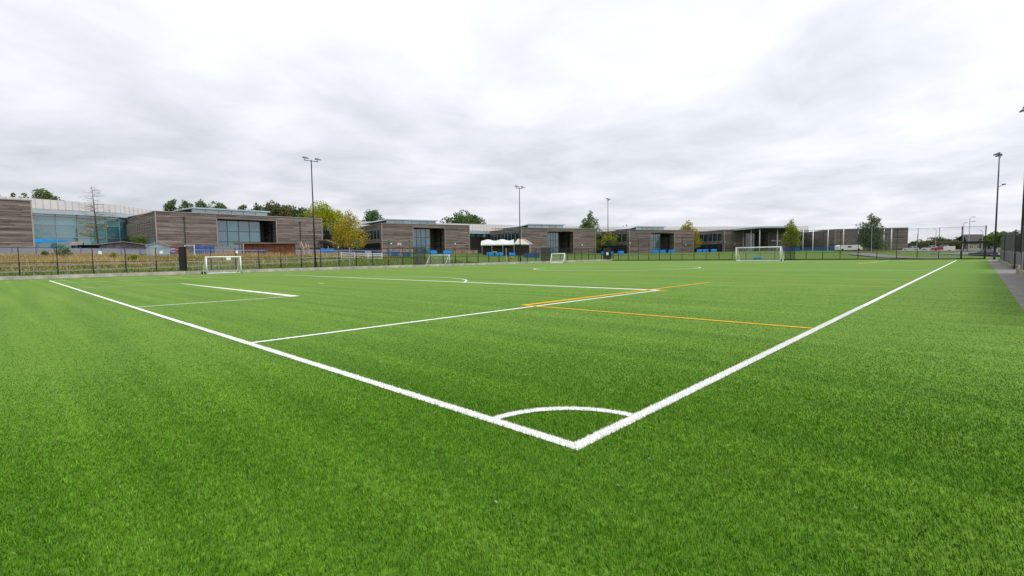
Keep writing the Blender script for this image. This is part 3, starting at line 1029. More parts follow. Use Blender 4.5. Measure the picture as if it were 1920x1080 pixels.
def wing(label, loc, ang, w, D, H=8.0, opening=None, lantern=None, pipes=(), lights=(), seed=1, nx=4, side='windows', rec=8.0, drop=2.0, gfrac=.5):
    rr = random.Random(seed)
    q = thing('timber_wing', label, 'school wing', loc, ang, WG)
    a, b_ = opening or (w, w)
    oz = H - 1.0
    z0 = -drop
    mb = MB()
    clad_rect(mb, (0, 0, 0), (1, 0, 0), (0, -1, 0), a, z0, H, rr)
    if opening:
        clad_rect(mb, (b_, 0, 0), (1, 0, 0), (0, -1, 0), w - b_, z0, H, rr)
        clad_rect(mb, (a, 0, 0), (1, 0, 0), (0, -1, 0), b_ - a, oz, H, rr)
    mb.build('front_cladding', MAT['timber'], q, kind='stuff')
    mb = MB()
    win = (4.0, 6.9)
    if side == 'windows':
        clad_rect(mb, (0, 0, 0), (0, 1, 0), (-1, 0, 0), 1.2, z0, H, rr)
        clad_rect(mb, (0, 1.2, 0), (0, 1, 0), (-1, 0, 0), D - 1.2, win[1], H, rr)
        clad_rect(mb, (0, 1.2, 0), (0, 1, 0), (-1, 0, 0), D - 1.2, 2.9, win[0], rr)
    else:
        clad_rect(mb, (0, 0, 0), (0, 1, 0), (-1, 0, 0), D, z0, H, rr)
    clad_rect(mb, (w, 0, 0), (0, 1, 0), (1, 0, 0), D, z0, H, rr)
    mb.build('side_cladding', MAT['timber'], q, kind='stuff')
    # carcass behind the boards
    mb = MB()
    if opening:
        mb.box(.01, a, .002, rec, z0, H - .05)
        mb.box(b_, w - .01, .002, rec, z0, H - .05)
        mb.box(a, b_, .002, .4, oz + .002, H - .05)
        mb.box(.01, w - .01, rec + .1, D, z0, H - .06)
    else:
        mb.box(.01, w - .01, .002, D, z0, H - .05)
    mb.build('wall', MAT['backing'], q)
    for x in (0, w):
        mb = MB()
        mb.box(x - .09, x + .09, -.10, .06, z0, H + .01)
        mb.build('corner_trim', MAT['trim'], q)
    mb = MB()
    mb.box(-.14, w + .14, -.14, .25, H, H + .17)
    mb.box(-.14, .25, .25, D, H, H + .17)
    mb.box(w - .25, w + .14, .25, D, H, H + .17)
    mb.build('parapet_capping', MAT['parapet'], q)
    mb = MB()      # roof deck rising gently to the spine, with standing seams
    mb.hull([(.26, .26, H + .02), (w - .26, .26, H + .02), (w - .26, D, H + .9), (.26, D, H + .9)],
            [(.26, .26, H + .14), (w - .26, .26, H + .14), (w - .26, D, H + 1.05), (.26, D, H + 1.05)])
    rf = mb.build('roof', MAT['roof'], q)
    if opening:
        # recess: soffit, boarded return walls and a glazed screen at the back
        mb = MB()
        mb.box(a, b_, .41, rec, oz, oz + .12)
        mb.build('soffit', MAT['backing'], q)
        mb = MB()
        clad_rect(mb, (b_, 0.05, 0), (0, 1, 0), (-1, 0, 0), rec, z0, oz, rr)
        clad_rect(mb, (a, 0.05, 0), (0, 1, 0), (1, 0, 0), rec, z0, oz, rr)
        mb.build('recess_cladding', MAT['timber'], q, kind='stuff')
        # glazed screen near the face on the left, deep porch on the right
        gx = a + (b_ - a) * gfrac
        panes(q, a + .08, gx, 1.3, -.5, oz - .25, nx, 3, 'glass', .12)
        mb = MB()
        mb.box(a + .08, gx, 1.34, 1.6, oz - .25, oz - .01)
        mb.build('screen_head', MAT['backing'], q)
        mb = MB()
        mb.box(a + .1, gx - .1, 4.5, 4.7, z0, oz - .02)
        mb.box(gx + .06, b_ - .06, rec - .15, rec - .05, z0, oz - .02)
        mb.build('inner_wall', MAT['shed_grey'], q)
        mb = MB()
        mb.box(gx - .05, gx, 1.45, rec - .2, -.5, oz - .3)
        mb.build('return_glazing', MAT['glass_dark'], q)
        mb = MB()      # slim window in the right hand return
        mb.box(b_ - .1, b_ - .06, 2.2, 3.4, .2, oz - .6)
        mb.build('side_window', MAT['glass_dark'], q)
        for x in (a, b_):
            mb = MB()
            mb.box(x - .07, x + .07, -.09, .1, z0, oz)
            mb.build('corner_trim', MAT['trim'], q)
    if lantern:
        l0, l1 = lantern
        panes(q, l0, l1, 3.2, H + .2, H + 1.2, max(3, int((l1 - l0) / 2.4)), 1, 'glass_roof', .1, 'light_frame')
        mb = MB()
        mb.box(l0 - .05, l1 + .05, 3.35, D - 2, H + .2, H + 1.19)
        mb.build('lantern_box', MAT['gutter'], q)
        mb = MB()
        mb.hull([(l0 - 3.2, 2.7, H + .55), (l0 - .2, 2.2, H + 1.22), (l1 + .4, 2.2, H + 1.22), (l1 + .4, D - 1.5, H + 1.9), (l0 - 3.2, D - 1.5, H + .75)],
                [(l0 - 3.2, 2.7, H + .68), (l0 - .2, 2.2, H + 1.52), (l1 + .4, 2.2, H + 1.52), (l1 + .4, D - 1.5, H + 2.2), (l0 - 3.2, D - 1.5, H + .9)])
        mb.build('lantern_roof', MAT['gutter'], q)
    for x in pipes:
        mb = MB()
        mb.tube((x, -.14, -1), (x, -.14, H - 1.2), .075, .075, 8)
        mb.box(x - .16, x + .16, -.28, -.06, H - 1.2, H - .85)
        mb.build('rainwater_pipe', MAT['dark_frame'], q)
    for x, z in lights:
        mb = MB()
        mb.tube((x, -.06, z), (x, -.18, z), .22, .2, 12)
        mb.build('wall_light', MAT['white'], q)
    if side == 'windows':
        n = max(3, int((D - 2) / 2.6))
        for k in range(n):
            y0, y1 = 1.4 + (D - 2) * k / n, 1.4 + (D - 2) * (k + 1) / n - .25
            mb = MB()
            mb.box(-.02, .0, y0 + .06, y1 - .06, win[0] + .06, win[1] - .06)
            wd = mb.build('window', MAT['glass_dark'], q)
            mb = MB()
            for c in (y0, y1 - .06):
                mb.box(-.09, .04, c, c + .06, win[0], win[1])
            for c in (win[0], win[1] - .06):
                mb.box(-.08, .04, y0 + .06, y1 - .06, c, c + .06)
            mb.build('window_frame', MAT['light_frame'], wd)
            if w > 30:
                mb = MB()
                for j in range(1, 5):
                    zc = win[0] + (win[1] - win[0]) * j / 5
                    mb.box(-.24, -.12, y0, y1, zc - .035, zc + .035)
                for c in (y0, (y0 + y1) / 2, y1 - .07):
                    mb.box(-.23, -.13, c, c + .06, win[0], win[1])
                mb.build('louvre', MAT['louvre'], wd)
        mb = MB()
        mb.box(-.03, -.005, 1.4, D - .5, z0, 2.85)
        mb.build('ground_glazing', MAT['glass_dark'], q)
    return q


B2 = wing('largest nearest timber wing with a glazed recess behind the terracotta shed', (20.42, 121.9, 3.77), R(0.1), 35.7, 36, 8.0, (11.31, 24.23), (7.4, 23.4),
          (5.1, 30.0), (), 2, 4, gfrac=.74)
wing('timber block cut by the left edge of the photo', (-22.3, 114.35, 3.95), R(0), 24.0, 14, 8.0, None, None, (), (), 1, side='plain')
wing('timber wing with glazed recess just right of the yellow birch', (71.54, 118.36, 2.8), R(-13), 27.6, 20, 8.2, (9.2, 19.3), (2.5, 17.8),
     (), ((2.6, 2.6), (22.6, 2.6)), 3, 4, gfrac=.58)
wing('timber wing with glazed recess behind the white tent canopy', (109.82, 100.79, 2.07), R(-19.1), 28.4, 23, 8.0, (9.3, 19.5), (4.2, 17.5), (), ((22.8, 2.7),), 4, 5)
wing('timber wing with glazed recess directly left of the golden tree', (147.88, 85.23, 1.78), R(-22.6), 28.9, 17, 8.0, (9.2, 19.8), (5.2, 17.6), (), ((.3, 3.6), (25.1, 2.9)), 5, 5)
wing('timber wing partly under the pale entrance canopy', (185.64, 67.1, 1.99), R(-34.6), 27.8, 17, 8.0, (8.9, 18.8), None, (), ((.3, 3.6), (4.5, 2.8)), 6, 5)
wing('plain timber sports hall behind the white poles at the right end', (211.47, 36.59, 1.5), R(-57.2), 23.7, 30, 8.0, None, None, (), (), 7, side='plain')

# ---------------------------------------------------------------- school: curved spine with the pale metal roof
SPN = [((-7.67, 152.11), 13.8, (-8.06, 165.61), 17.3), ((-2.25, 152.22), 13.6, (-2.17, 163.78), 17.0), ((3.37, 150.67), 13.4, (3.85, 161.8), 16.7), ((10.85, 151.54), 13.4, (11.82, 162.16), 16.5), ((18.69, 152.02), 13.3, (20.13, 162.14), 16.2),
       ((30.56, 159.89), 12.9, (32.55, 169.44), 15.4), ((45.48, 176.2), 12.4, (48.25, 186.37), 14.9), ((70.02, 153.3), 11.6, (74.14, 162.05), 14.3), ((85.47, 139.95), 10.9, (90.39, 147.86), 13.7), ((102.57, 130.69), 10.6, (108.87, 138.61), 13.5),
       ((118.16, 127.38), 10.4, (125.71, 135.44), 13.5), ((135.88, 116.02), 10.2, (144.29, 123.17), 13.0), ((155.08, 103.09), 10.1, (164.39, 109.3), 12.5), ((178.27, 93.24), 10.2, (188.41, 98.58), 12.6), ((196.7, 82.58), 10.3, (207.54, 87.18), 12.8),
       ((222.21, 68.84), 10.8, (232.84, 72.2), 13.0), ((244.56, 52.6), 10.9, (254.84, 54.88), 13.0)]
S = thing('school_building', 'long curved school spine with a pale metal roof rising behind the timber wings', 'school', (SPN[0][0][0], SPN[0][0][1], 0))
O = Vector((SPN[0][0][0], SPN[0][0][1], 0))


def V3(p, z):
    return Vector((p[0], p[1], z)) - O


for i in range(len(SPN) - 1):
    (p, ez, r_, rz_), (p2, ez2, r2_, rz2) = SPN[i], SPN[i + 1]
    a, b_, c, d = V3(p, ez), V3(p2, ez2), V3(r2_, rz2), V3(r_, rz_)
    inn = (d - a).normalized()
    eav = Vector((inn.x, inn.y, 0)).normalized() * -.9
    up_ = Vector((0, 0, .12))
    a_, bb = a + eav, b_ + eav
    mb = MB()
    mb.hull([a_, bb, c, d], [a_ + up_, bb + up_, c + up_, d + up_])
    back = [c, d, d + Vector((inn.x, inn.y, 0)) * 12 - Vector((0, 0, 2.5)), c + Vector((inn.x, inn.y, 0)) * 12 - Vector((0, 0, 2.5))]
    mb.hull([v for v in back], [v + up_ for v in back])
    rf = mb.build('roof', MAT['roof'], S)
    mb = MB()
    n = max(2, int((bb - a_).length / 1.1))
    for k in range(n):
        f_ = (k + .5) / n
        mb.bar(a_.lerp(bb, f_) + up_ * 1.5, d.lerp(c, f_) + up_ * 1.5, .07, .09, upv=(0, 0, 1))
    mb.build('standing_seam', MAT['parapet'], rf)
    mb = MB()
    dz = Vector((0, 0, -.95))
    o1 = eav * .06
    mb.hull([a_ + dz + o1, bb + dz + o1, bb + o1 * 6 + dz, a_ + o1 * 6 + dz][:2] + [bb + dz - eav * .15, a_ + dz - eav * .15],
            [a_ + o1 - up_ * .2, bb + o1 - up_ * .2, bb - eav * .15 - up_ * .2, a_ - eav * .15 - up_ * .2])
    mb.build('fascia', MAT['gutter'], S)
    gz = -2.0
    glazed = i in (2, 3, 4)
    u = (b_ - a)
    wd = Vector((u.x, u.y, 0)).length
    ang = math.atan2(u.y, u.x)
    if not glazed:
        mb = MB()
        th = Vector((inn.x, inn.y, 0)) * .4
        A, B_ = Vector((a.x, a.y, 0)), Vector((b_.x, b_.y, 0))
        zt = Vector((0, 0, min(ez, ez2) - 1.9))
        mb.hull([A, B_, B_ + th, A + th], [A + zt, B_ + zt, B_ + th + zt, A + th + zt])
        mb.build('wall', MAT['backing'], S)
        n = max(2, int(wd / 2.6))
        for k in range(n):      # clerestory panes under the eaves
            f0, f1 = k / n, (k + 1) / n
            pa_, pb_ = A.lerp(B_, f0 + .02), A.lerp(B_, f1 - .02)
            mb = MB()
            zt1 = Vector((0, 0, min(ez, ez2) - .25))
            mb.hull([pa_ + zt, pb_ + zt, pb_ + th * .2 + zt, pa_ + th * .2 + zt], [pa_ + zt1, pb_ + zt1, pb_ + th * .2 + zt1, pa_ + th * .2 + zt1])
            mb.build('clerestory_pane', MAT['glass_pale'], S)
        mb = MB()
        e_ = Vector((inn.x, inn.y, 0)) * .12
        mb.hull([A + e_ + zt, B_ + e_ + zt, B_ + th + zt, A + th + zt], [A + e_ + zt * 1.0 + Vector((0, 0, 1.6)), B_ + e_ + zt + Vector((0, 0, 1.6)), B_ + th + zt + Vector((0, 0, 1.6)), A + th + zt + Vector((0, 0, 1.6))])
        mb.build('clerestory_frame', MAT['dark_frame'], S)
    else:
        A, B_ = Vector((a.x, a.y, 0)), Vector((b_.x, b_.y, 0))
        th = Vector((inn.x, inn.y, 0)).normalized()
        n = max(2, int(round(wd / 3.1)))
        zl = [2.0, 4.2, 7.2, 10.1, min(ez, ez2) - 1.4, min(ez, ez2) - .3]
        for k in range(n):
            f0, f1 = k / n, (k + 1) / n
            for j in range(len(zl) - 1):
                pa_, pb_ = A.lerp(B_, f0) + (B_ - A).normalized() * .06, A.lerp(B_, f1) - (B_ - A).normalized() * .06
                mb = MB()
                q0, q1 = Vector((0, 0, zl[j] + .05)), Vector((0, 0, zl[j + 1] - .05))
                mb.hull([pa_ + q0, pb_ + q0, pb_ + q0 + th * .03, pa_ + q0 + th * .03], [pa_ + q1, pb_ + q1, pb_ + q1 + th * .03, pa_ + q1 + th * .03])
                gl = 'glass_roof' if j == 4 else ('glass' if j == 0 or (i == 3 and k > 1 and j < 3) else 'glass_pale')
                mb.build('pane', MAT[gl], S)
        for k in range(n + 1):
            P_ = A.lerp(B_, k / n)
            mb = MB()
            mb.bar(P_ + Vector((0, 0, 1)), P_ + Vector((0, 0, zl[-1])), .14, .3, upv=th)
            mb.build('mullion', MAT['light_frame'], S)
        for j, z in enumerate(zl):
            mb = MB()
            mb.bar(A + Vector((0, 0, z)) - th * .02, B_ + Vector((0, 0, z)) - th * .02, .16, .10 if j != 1 else .4, upv=(0, 0, 1))
            mb.build('transom', MAT['light_frame'], S)
        mb = MB()
        mb.hull([A + th * 1.2, B_ + th * 1.2, B_ + th * 1.4, A + th * 1.4], [v + Vector((0, 0, ez - .6)) for v in (A + th * 1.2, B_ + th * 1.2, B_ + th * 1.4, A + th * 1.4)])
        mb.build('inner_wall', MAT['backing'], S)
# bright blue fascia strip over the ground floor of the atrium
mb = MB()
a, b_ = V3((3.27, 146.42), 0), V3((9.64, 148.45), 0)
za, zb_ = 5.87, 6.74
mb.hull([a + Vector((0, 0, za)), b_ + Vector((0, 0, za + .6)), b_ + Vector((0, .4, za + .6)), a + Vector((0, .4, za))],
        [a + Vector((0, 0, zb_)), b_ + Vector((0, 0, za + .75)), b_ + Vector((0, .4, za + .75)), a + Vector((0, .4, zb_))])
mb.build('blue_fascia', MAT['blue'], S)

# ---------------------------------------------------------------- entrance canopy on tall white columns
c0, c1, c2, c3 = (177.93, 51.42), (186.95, 44.84), (236.79, 53.5), (202.19, 82.63)
CZ = 10.31
O = Vector((c0[0], c0[1], 0))
can = thing('entrance_canopy', 'big flat pale roof on tall white columns at the school entrance', 'canopy', (c0[0], c0[1], ground(*c0)))
zz_ = CZ - ground(*c0)
mb = MB()
q = [Vector((p[0], p[1], 0)) - O for p in (c0, c1, c2, c3)]
mb.hull([v + Vector((0, 0, zz_ - .55)) for v in q], [v + Vector((0, 0, zz_)) for v in q])
mb.build('roof_slab', MAT['gutter'], can)
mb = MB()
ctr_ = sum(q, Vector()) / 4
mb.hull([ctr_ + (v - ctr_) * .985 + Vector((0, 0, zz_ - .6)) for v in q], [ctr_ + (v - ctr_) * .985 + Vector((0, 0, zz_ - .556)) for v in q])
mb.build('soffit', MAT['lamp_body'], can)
for px, py in ((192.2, 62.59), (185.79, 57.7), (180.4, 53.18), (185.72, 49.05), (188.88, 47.17), (209.04, 50.69)):
    mb = MB()
    v = Vector((px, py, 0)) - O
    mb.tube((v.x, v.y, -.6), (v.x, v.y, zz_ - .56), .17, .17, 10)
    mb.build('column', MAT['white'], can, True)
# row of small raised characters on the boarded wall under the canopy; too small to read in the photo
sg = thing('wall_sign', 'strip of tiny white lettering on the timber wall under the canopy', 'sign', (196.66, 53.91, 5.5), R(-36))
rr = random.Random(3)
x = 0
for k in range(11):
    wd = rr.uniform(.22, .34)
    if k != 6:
        mb = MB()
        mb.box(x, x + wd, -.03, .03, .0, rr.choice((.3, .3, .42)))
        mb.build('letter', MAT['white'], sg)
    x += wd + .1

# ---------------------------------------------------------------- tensile tent canopy
a, b_ = (91.89, 99.74), (98.23, 93.07)
d = Vector((b_[0] - a[0], b_[1] - a[1], 0))
tl = d.length
tz = ground(*a)
tent = thing('tent_canopy', 'white tensile tent canopy with wavy ridge between two timber wings', 'canopy', (a[0], a[1], tz), math.atan2(d.y, d.x))
EZ, RZ = 4.71 - tz, 6.23 - tz


def tz_(u, v):
    # u along the ridge 0..1, v 0 front eave .. 1 ridge .. 2 back eave
    ridge = RZ - .2 + .2 * math.cos((u * 2.3 + .55) * 2 * math.pi)
    k = 1 - abs(v - 1)
    return EZ + (ridge - EZ) * (k ** .85)


nu, nv = 30, 10
tv = [(tl * i / nu, -2.6 + 5.2 * j / nv, tz_(i / nu, 2 * j / nv)) for i in range(nu + 1) for j in range(nv + 1)]
mb = MB()
for i in range(nu):
    for j in range(nv):
        k = i * (nv + 1) + j
        mb.poly([tv[k], tv[k + nv + 1], tv[k + nv + 2], tv[k + 1]])
for i in range(nu):      # hanging valance gives the sheet its hem
    k = i * (nv + 1)
    A, B_ = Vector(tv[k]), Vector(tv[k + nv + 1])
    mb.poly([A - Vector((0, 0, .25)), B_ - Vector((0, 0, .25)), B_, A])
mb.build('membrane', MAT['white_soft'], tent, True)
mb = MB()      # hipped cream end bay turned towards the pitch
ex = tl + 4.6
hp = [(tl + .15, -2.6, EZ), (ex + .3, -2.6, EZ - .1), (ex - 1.9, .2, RZ - .1), (tl + 1.2, .2, RZ)]
mb.hull(hp, [(x_, y_ + .05, z_ + .04) for x_, y_, z_ in hp])
hp = [(ex + .3, -2.6, EZ - .1), (ex + .3, 2.6, EZ - .1), (ex - 1.9, .2, RZ - .1)]
mb.hull(hp, [(x_ + .05, y_, z_ + .04) for x_, y_, z_ in hp])
mb.build('end_bay', MAT['cream'], tent)
mb = MB()
mb.bar((ex - 1.9, .1, RZ), (ex + .4, -2.7, EZ), .2)
mb.bar((tl + .1, -2.7, EZ), (tl + 1.2, .1, RZ), .16)
mb.build('edge_flap', MAT['white_soft'], tent)
mb = MB()
mb.box(0, ex - .3, 2.4, 2.5, -.3, EZ - .2)
mb.build('shade_sheet', MAT['dark_wood'], tent)  # added dark sheet: the shade under the tent put into its colour
for x in (.3, tl * .33, tl * .66, tl, ex):
    for yy in (-2.5, 2.5):
        mb = MB()
        mb.tube((x, yy, -.3), (x, yy, EZ - .02), .07, .07, 8)
        mb.build('post', MAT['galv'], tent)

# lean-to shelter against the near wing
a = (55.29, 120.79)
lt = thing('lean_to_shelter', 'open lean-to shelter with sloping roof right of the nearest timber wing', 'shelter', (a[0], a[1], ground(*a)), 0)
g0 = ground(*a)
zt, zl = 6.37 - g0, 5.14 - g0
x1 = 3.32
mb = MB()
mb.hull([(0, -3, zt - .3), (x1, -3, zl - .3), (x1, 3, zl - .3), (0, 3, zt - .3)], [(0, -3, zt), (x1, -3, zl), (x1, 3, zl), (0, 3, zt)])
mb.build('roof', MAT['shed_roof'], lt)
for yy in (-2.8, 2.8):
    mb = MB()
    mb.box(x1 - .3, x1 - .15, yy - .08, yy + .08, -.4, zl - .31)
    mb.build('post', MAT['white'], lt)
mb = MB()
mb.box(0, x1, 2.85, 3.0, -.4, zl - .5)
mb.build('back_wall', MAT['dark_wood'], lt)

# ---------------------------------------------------------------- trees
def leaf_quads(pts, size, rr):
    """one bent leaf spray (two triangles) at each point"""
    n = len(pts)
    u = rr.normal(0, 1, (n, 3))
    u /= np.linalg.norm(u, axis=1)[:, None]
    v = rr.normal(0, 1, (n, 3))
    v -= (v * u).sum(1)[:, None] * u
    v /= np.linalg.norm(v, axis=1)[:, None]
    s = size * rr.uniform(.55, 1.25, n)[:, None]
    w = np.cross(u, v)
    a, b_ = pts - u * s * .6, pts + u * s * .6
    c, d = pts + v * s * .38 + w * s * .12, pts - v * s * .38 + w * s * .12
    co = np.stack([a, d, b_, c], 1).reshape(-1, 3)
    i = np.arange(n)[:, None] * 4
    return co, np.concatenate([i + np.array([0, 1, 2]), i + np.array([0, 2, 3])], 1).reshape(-1, 3)


def np_mesh(name, co, tri, tone):
    me = bpy.data.meshes.new(name)
    me.vertices.add(len(co))
    me.vertices.foreach_set('co', np.asarray(co, np.float32).ravel())
    me.loops.add(tri.size)
    me.loops.foreach_set('vertex_index', tri.ravel().astype(np.int32))
    me.polygons.add(len(tri))
    me.polygons.foreach_set('loop_start', (np.arange(len(tri)) * 3).astype(np.int32))
    at = me.attributes.new('tone', 'FLOAT', 'FACE')
    at.data.foreach_set('value', np.asarray(tone, np.float32))
    me.update(calc_edges=True)
    return me


def tree(label, x, y, H, Wd, base, leaf, shape='round', n=1800, size=.4, seed=1, name='tree', bark='bark', group=None, z=None, tr=None, fill=1.0, lobes=None, tmean=.45):
    rr = np.random.default_rng(seed)
    z = ground(x, y) if z is None else z
    q = thing(name, label, 'tree' if name != 'bush' else 'bush', (x, y, z - .1), 0, group)
    tr = tr or max(.1, H * .018)
    top = H * (.92 if shape in ('cone', 'spire') else .7)
    mb = MB()
    bend = rr.normal(0, H * .012, (6, 2))
    bend[0] = 0
    tp = [Vector((bend[k][0], bend[k][1], top * k / 5)) for k in range(6)]
    mb.path(tp, [tr * (1.25 if k == 0 else 1) * (1 - .15 * k) for k in range(6)], 7)
    cz, hh = (H + base) / 2, (H - base) / 2
    L = lobes or (30 if shape == 'spire' else int(16 + Wd * 1.6))
    cen, rad = [], []
    for k in range(L):
        if shape == 'cone':
            f_ = (k + rr.uniform(0, 1)) / L
            zc = base + (H - base) * f_ * .96
            rmax = Wd / 2 * 1.1 * (1 - f_) ** .55 * (1 if f_ > .12 else .75)
            a = rr.uniform(0, 6.283)
            ro = rmax * rr.uniform(.25, .8)
            cen.append((ro * math.cos(a), ro * math.sin(a), zc))
            rad.append(max(.45, rmax * rr.uniform(.4, .62)))
        elif shape == 'spire':
            f_ = (k + rr.uniform(0, 1)) / L
            a = rr.uniform(0, 6.283)
            prof = (1 - f_ ** 4) ** .5 * (.6 + .4 * f_)
            ro = Wd / 2 * prof * rr.uniform(.1, .75)
            cen.append((ro * math.cos(a), ro * math.sin(a), base + (H - base) * f_ * .93))
            rad.append(max(.6, Wd * .29 * prof * rr.uniform(.7, 1.2)))
        else:
            v = rr.normal(0, 1, 3)
            v /= np.linalg.norm(v)
            if v[2] < -.5:
                v[2] *= -.6
            s_ = rr.uniform(.35, .86)
            cen.append((v[0] * Wd / 2 * s_, v[1] * Wd / 2 * s_, cz + v[2] * hh * s_))
            rad.append(min(Wd, H - base) * rr.uniform(.13, .25))
    cen, rad = np.array(cen), np.array(rad)
    for k in range(L):
        c = Vector(cen[k])
        zs = max(H * .08, min(top * .95, c.z - .35 * math.hypot(c.x, c.y) - rad[k] * .4))
        s_ = tp[min(5, int(zs / top * 5))].copy()
        s_.z = zs
        mid = s_.lerp(c, .55) + Vector((0, 0, -.06 * H * .3))
        r0 = tr * .42 * (1 - zs / H * .6)
        mb.path([s_, mid, c], [r0, r0 * .6, r0 * .2], 5)
        if k % 2 == 0:
            for _ in range(2):
                e_ = c + Vector(rr.normal(0, 1, 3)) * rad[k] * .8
                mb.tube(mid, e_, r0 * .35, r0 * .08, 4)
    mb.build('trunk', MAT[bark], q, True)
    pr_ = rad ** 2.2
    pick = rr.choice(L, n, p=pr_ / pr_.sum())
    v = rr.normal(0, 1, (n, 3))
    v /= np.linalg.norm(v, axis=1)[:, None]
    rad_f = rr.uniform(.25, 1.0, n) ** (.45 * fill)
    pts = cen[pick] + v * (rad[pick] * rad_f)[:, None] * np.array([1.1, 1.1, .85])
    pts = pts[pts[:, 2] > base * .55]
    pick = pick[:len(pts)]
    co, tri = leaf_quads(pts, size, rr)
    lob_t = rr.normal(0, .16, L)
    tone = np.clip(rr.normal(tmean, .2, len(pts)) + lob_t[rr.permutation(len(pts)) % L] * .3 + lob_t[pick] * .9, 0, 1)
    me = np_mesh('crown', co, tri, np.repeat(tone, 2))
    me.materials.append(MAT[leaf])
    link('crown', me, q)
    return q


def hgt(py, px, d):
    return 0


# far trees whose tops show over the school roof
FT = 'distant trees behind the school roof'
for (px, d, w, ytop, leaf, shp, lab) in (
        (8, 170, 24, 358, 'leaf_dark', 'round', 'broad dark tree top over the roof at the left edge of the photo'),
        (37, 172, 15, 360, 'leaf_dark', 'spire', 'narrow pointed tree top, second from the left over the roof'),
        (59, 172, 20, 361, 'leaf_mid', 'spire', 'middle of the pointed tree tops above the atrium roof'),
        (97, 168, 40, 358, 'leaf_dark', 'round', 'widest tree top above the atrium roof, left of the bare tree'),
        (332, 185, 24, 371, 'leaf_dark', 'spire', 'tallest dark poplar over the left half of the nearest wing'),
        (356, 186, 22, 373, 'leaf_dark', 'spire', 'dark poplar beside the tallest poplar over the nearest wing'),
        (384, 186, 28, 373, 'leaf_dark', 'spire', 'broad dark poplar left of the roof lantern over the nearest wing'),
        (420, 190, 30, 382, 'leaf_dark', 'round', 'low dark tree top just above the glass lantern of the nearest wing'),
        (463, 190, 24, 382, 'leaf_grey', 'spire', 'grey green tree top over the right part of the lantern'),
        (488, 188, 28, 380, 'leaf_grey', 'spire', 'taller grey green tree top right of the lantern centre'),
        (508, 190, 16, 381, 'leaf_mid', 'spire', 'slim brighter tree top over the right end of the lantern'),
        (535, 180, 42, 382, 'leaf_brown', 'round', 'rounded olive brown tree top over the right of the nearest wing'),
        (573, 182, 32, 388, 'leaf_dark', 'round', 'dark tree top right beside the nearest floodlight pole'),
        (704, 200, 38, 393, 'leaf_dark', 'spire', 'lone dark tree top over the roof right of the yellow birch'),
        (876, 205, 60, 398, 'leaf_dark', 'round', 'wide dark round tree top over the roof in the middle of the photo')):
    x, y = -3.24 + 0, -2.37 + 0
    az = YAW - math.atan((px - 960) / 921.66)
    rr_ = d / math.cos(math.atan((px - 960) / 921.66))
    x, y = -3.2382 + rr_ * math.cos(az), -2.3721 + rr_ * math.sin(az)
    hor = 479.25 + (960 - px) * 0.01433
    zt = 1.59 + (hor - ytop + 2.5) * d / 921.66
    wm = w * d / 921.66 * 1.6
    z0 = ground(x, y)
    tree(lab, x, y, zt - z0, wm, (zt - z0) * (.35 if shp == 'round' else .2), leaf, shp, 3400 if w < 35 else 5200, .62, int(px) + 3, 'background_tree', 'bark', FT, z0)

# trees among the wings
tree('dense yellow green tree left of the birch, behind the lean-to shelter', 61.39, 130.37, 14.84, 10.5, 2.6, 'leaf_lime', 'round', 10000, .36, 41, bark='bark', lobes=34, tmean=.55)
tree('airy golden birch with a pale trunk in front of the second timber wing', 53.98, 103.25, 10.35, 9.0, 2.4, 'leaf_gold', 'cone', 5500, .27, 42, bark='bark_pale', tr=.13, lobes=34, tmean=.38)
tree('conical bright green tree rising behind the third timber wing', 145.6, 99.98, 16.18, 9.6, 2.0, 'leaf_mid', 'cone', 7500, .42, 43, lobes=40, tmean=.6)
tree('small yellowing tree in the gap left of the fourth timber wing', 146.93, 92.75, 7.33, 8.5, 1.6, 'leaf_lime', 'round', 900, .36, 44, fill=.8)
tree('golden yellow tree showing over the fourth timber wing', 180.79, 78.95, 12.67, 10.0, 2.4, 'leaf_gold', 'cone', 6000, .42, 45, lobes=36, tmean=.5)
tree('green and gold tree at the right end of the entrance canopy', 180.11, 43.3, 10.85, 7.0, 1.8, 'leaf_lime', 'cone', 3600, .38, 46, lobes=30, tmean=.32)
tree('loose grey green tree in front of the plain sports hall', 183.63, 22.15, 12.23, 9.4, 1.0, 'leaf_grey', 'cone', 6500, .38, 47, lobes=44, tmean=.42)
# right hand hedge trees
HT = 'trees along the car park'
for (px, d, w, yt, leaf, lab) in ((1716, 190, 40, 450, 'leaf_dark', 'low dark tree beside the right end of the sports hall'), (1742, 180, 52, 446, 'leaf_brown', 'wide dark hedge tree left of the red car'),
                                  (1763, 186, 36, 443, 'leaf_dark', 'dark tree top just above the red car'), (1786, 176, 34, 446, 'leaf_brown', 'brownish bush tree right above the white trailer'),
                                  (1801, 178, 32, 439, 'leaf_grey', 'taller grey green tree beside the double street lamp'), (1852, 150, 26, 437, 'leaf_mid', 'bright tree left of the black floodlight pole behind the parked cars'),
                                  (1862, 150, 32, 434, 'leaf_brown', 'tree partly hidden by the black floodlight pole'), (1888, 112, 46, 426, 'leaf_mid', 'green tree showing over the middle boarded fence'),
                                  (1915, 100, 30, 436, 'leaf_dark', 'dark tree behind the boarded fence at the right edge')):
    off = math.atan((px - 960) / 921.66)
    rr_ = d / math.cos(off)
    x, y = -3.2382 + rr_ * math.cos(YAW - off), -2.3721 + rr_ * math.sin(YAW - off)
    zt = 1.59 + (479.25 + (960 - px) * 0.01433 - yt) * d / 921.66
    z0 = ground(x, y)
    tree(lab, x, y, zt - z0, w * d / 921.66 * 1.1, -(zt - z0) * .35, leaf, 'round', 2600, .45, int(px) + 5, 'hedge_tree', 'bark', HT, z0)

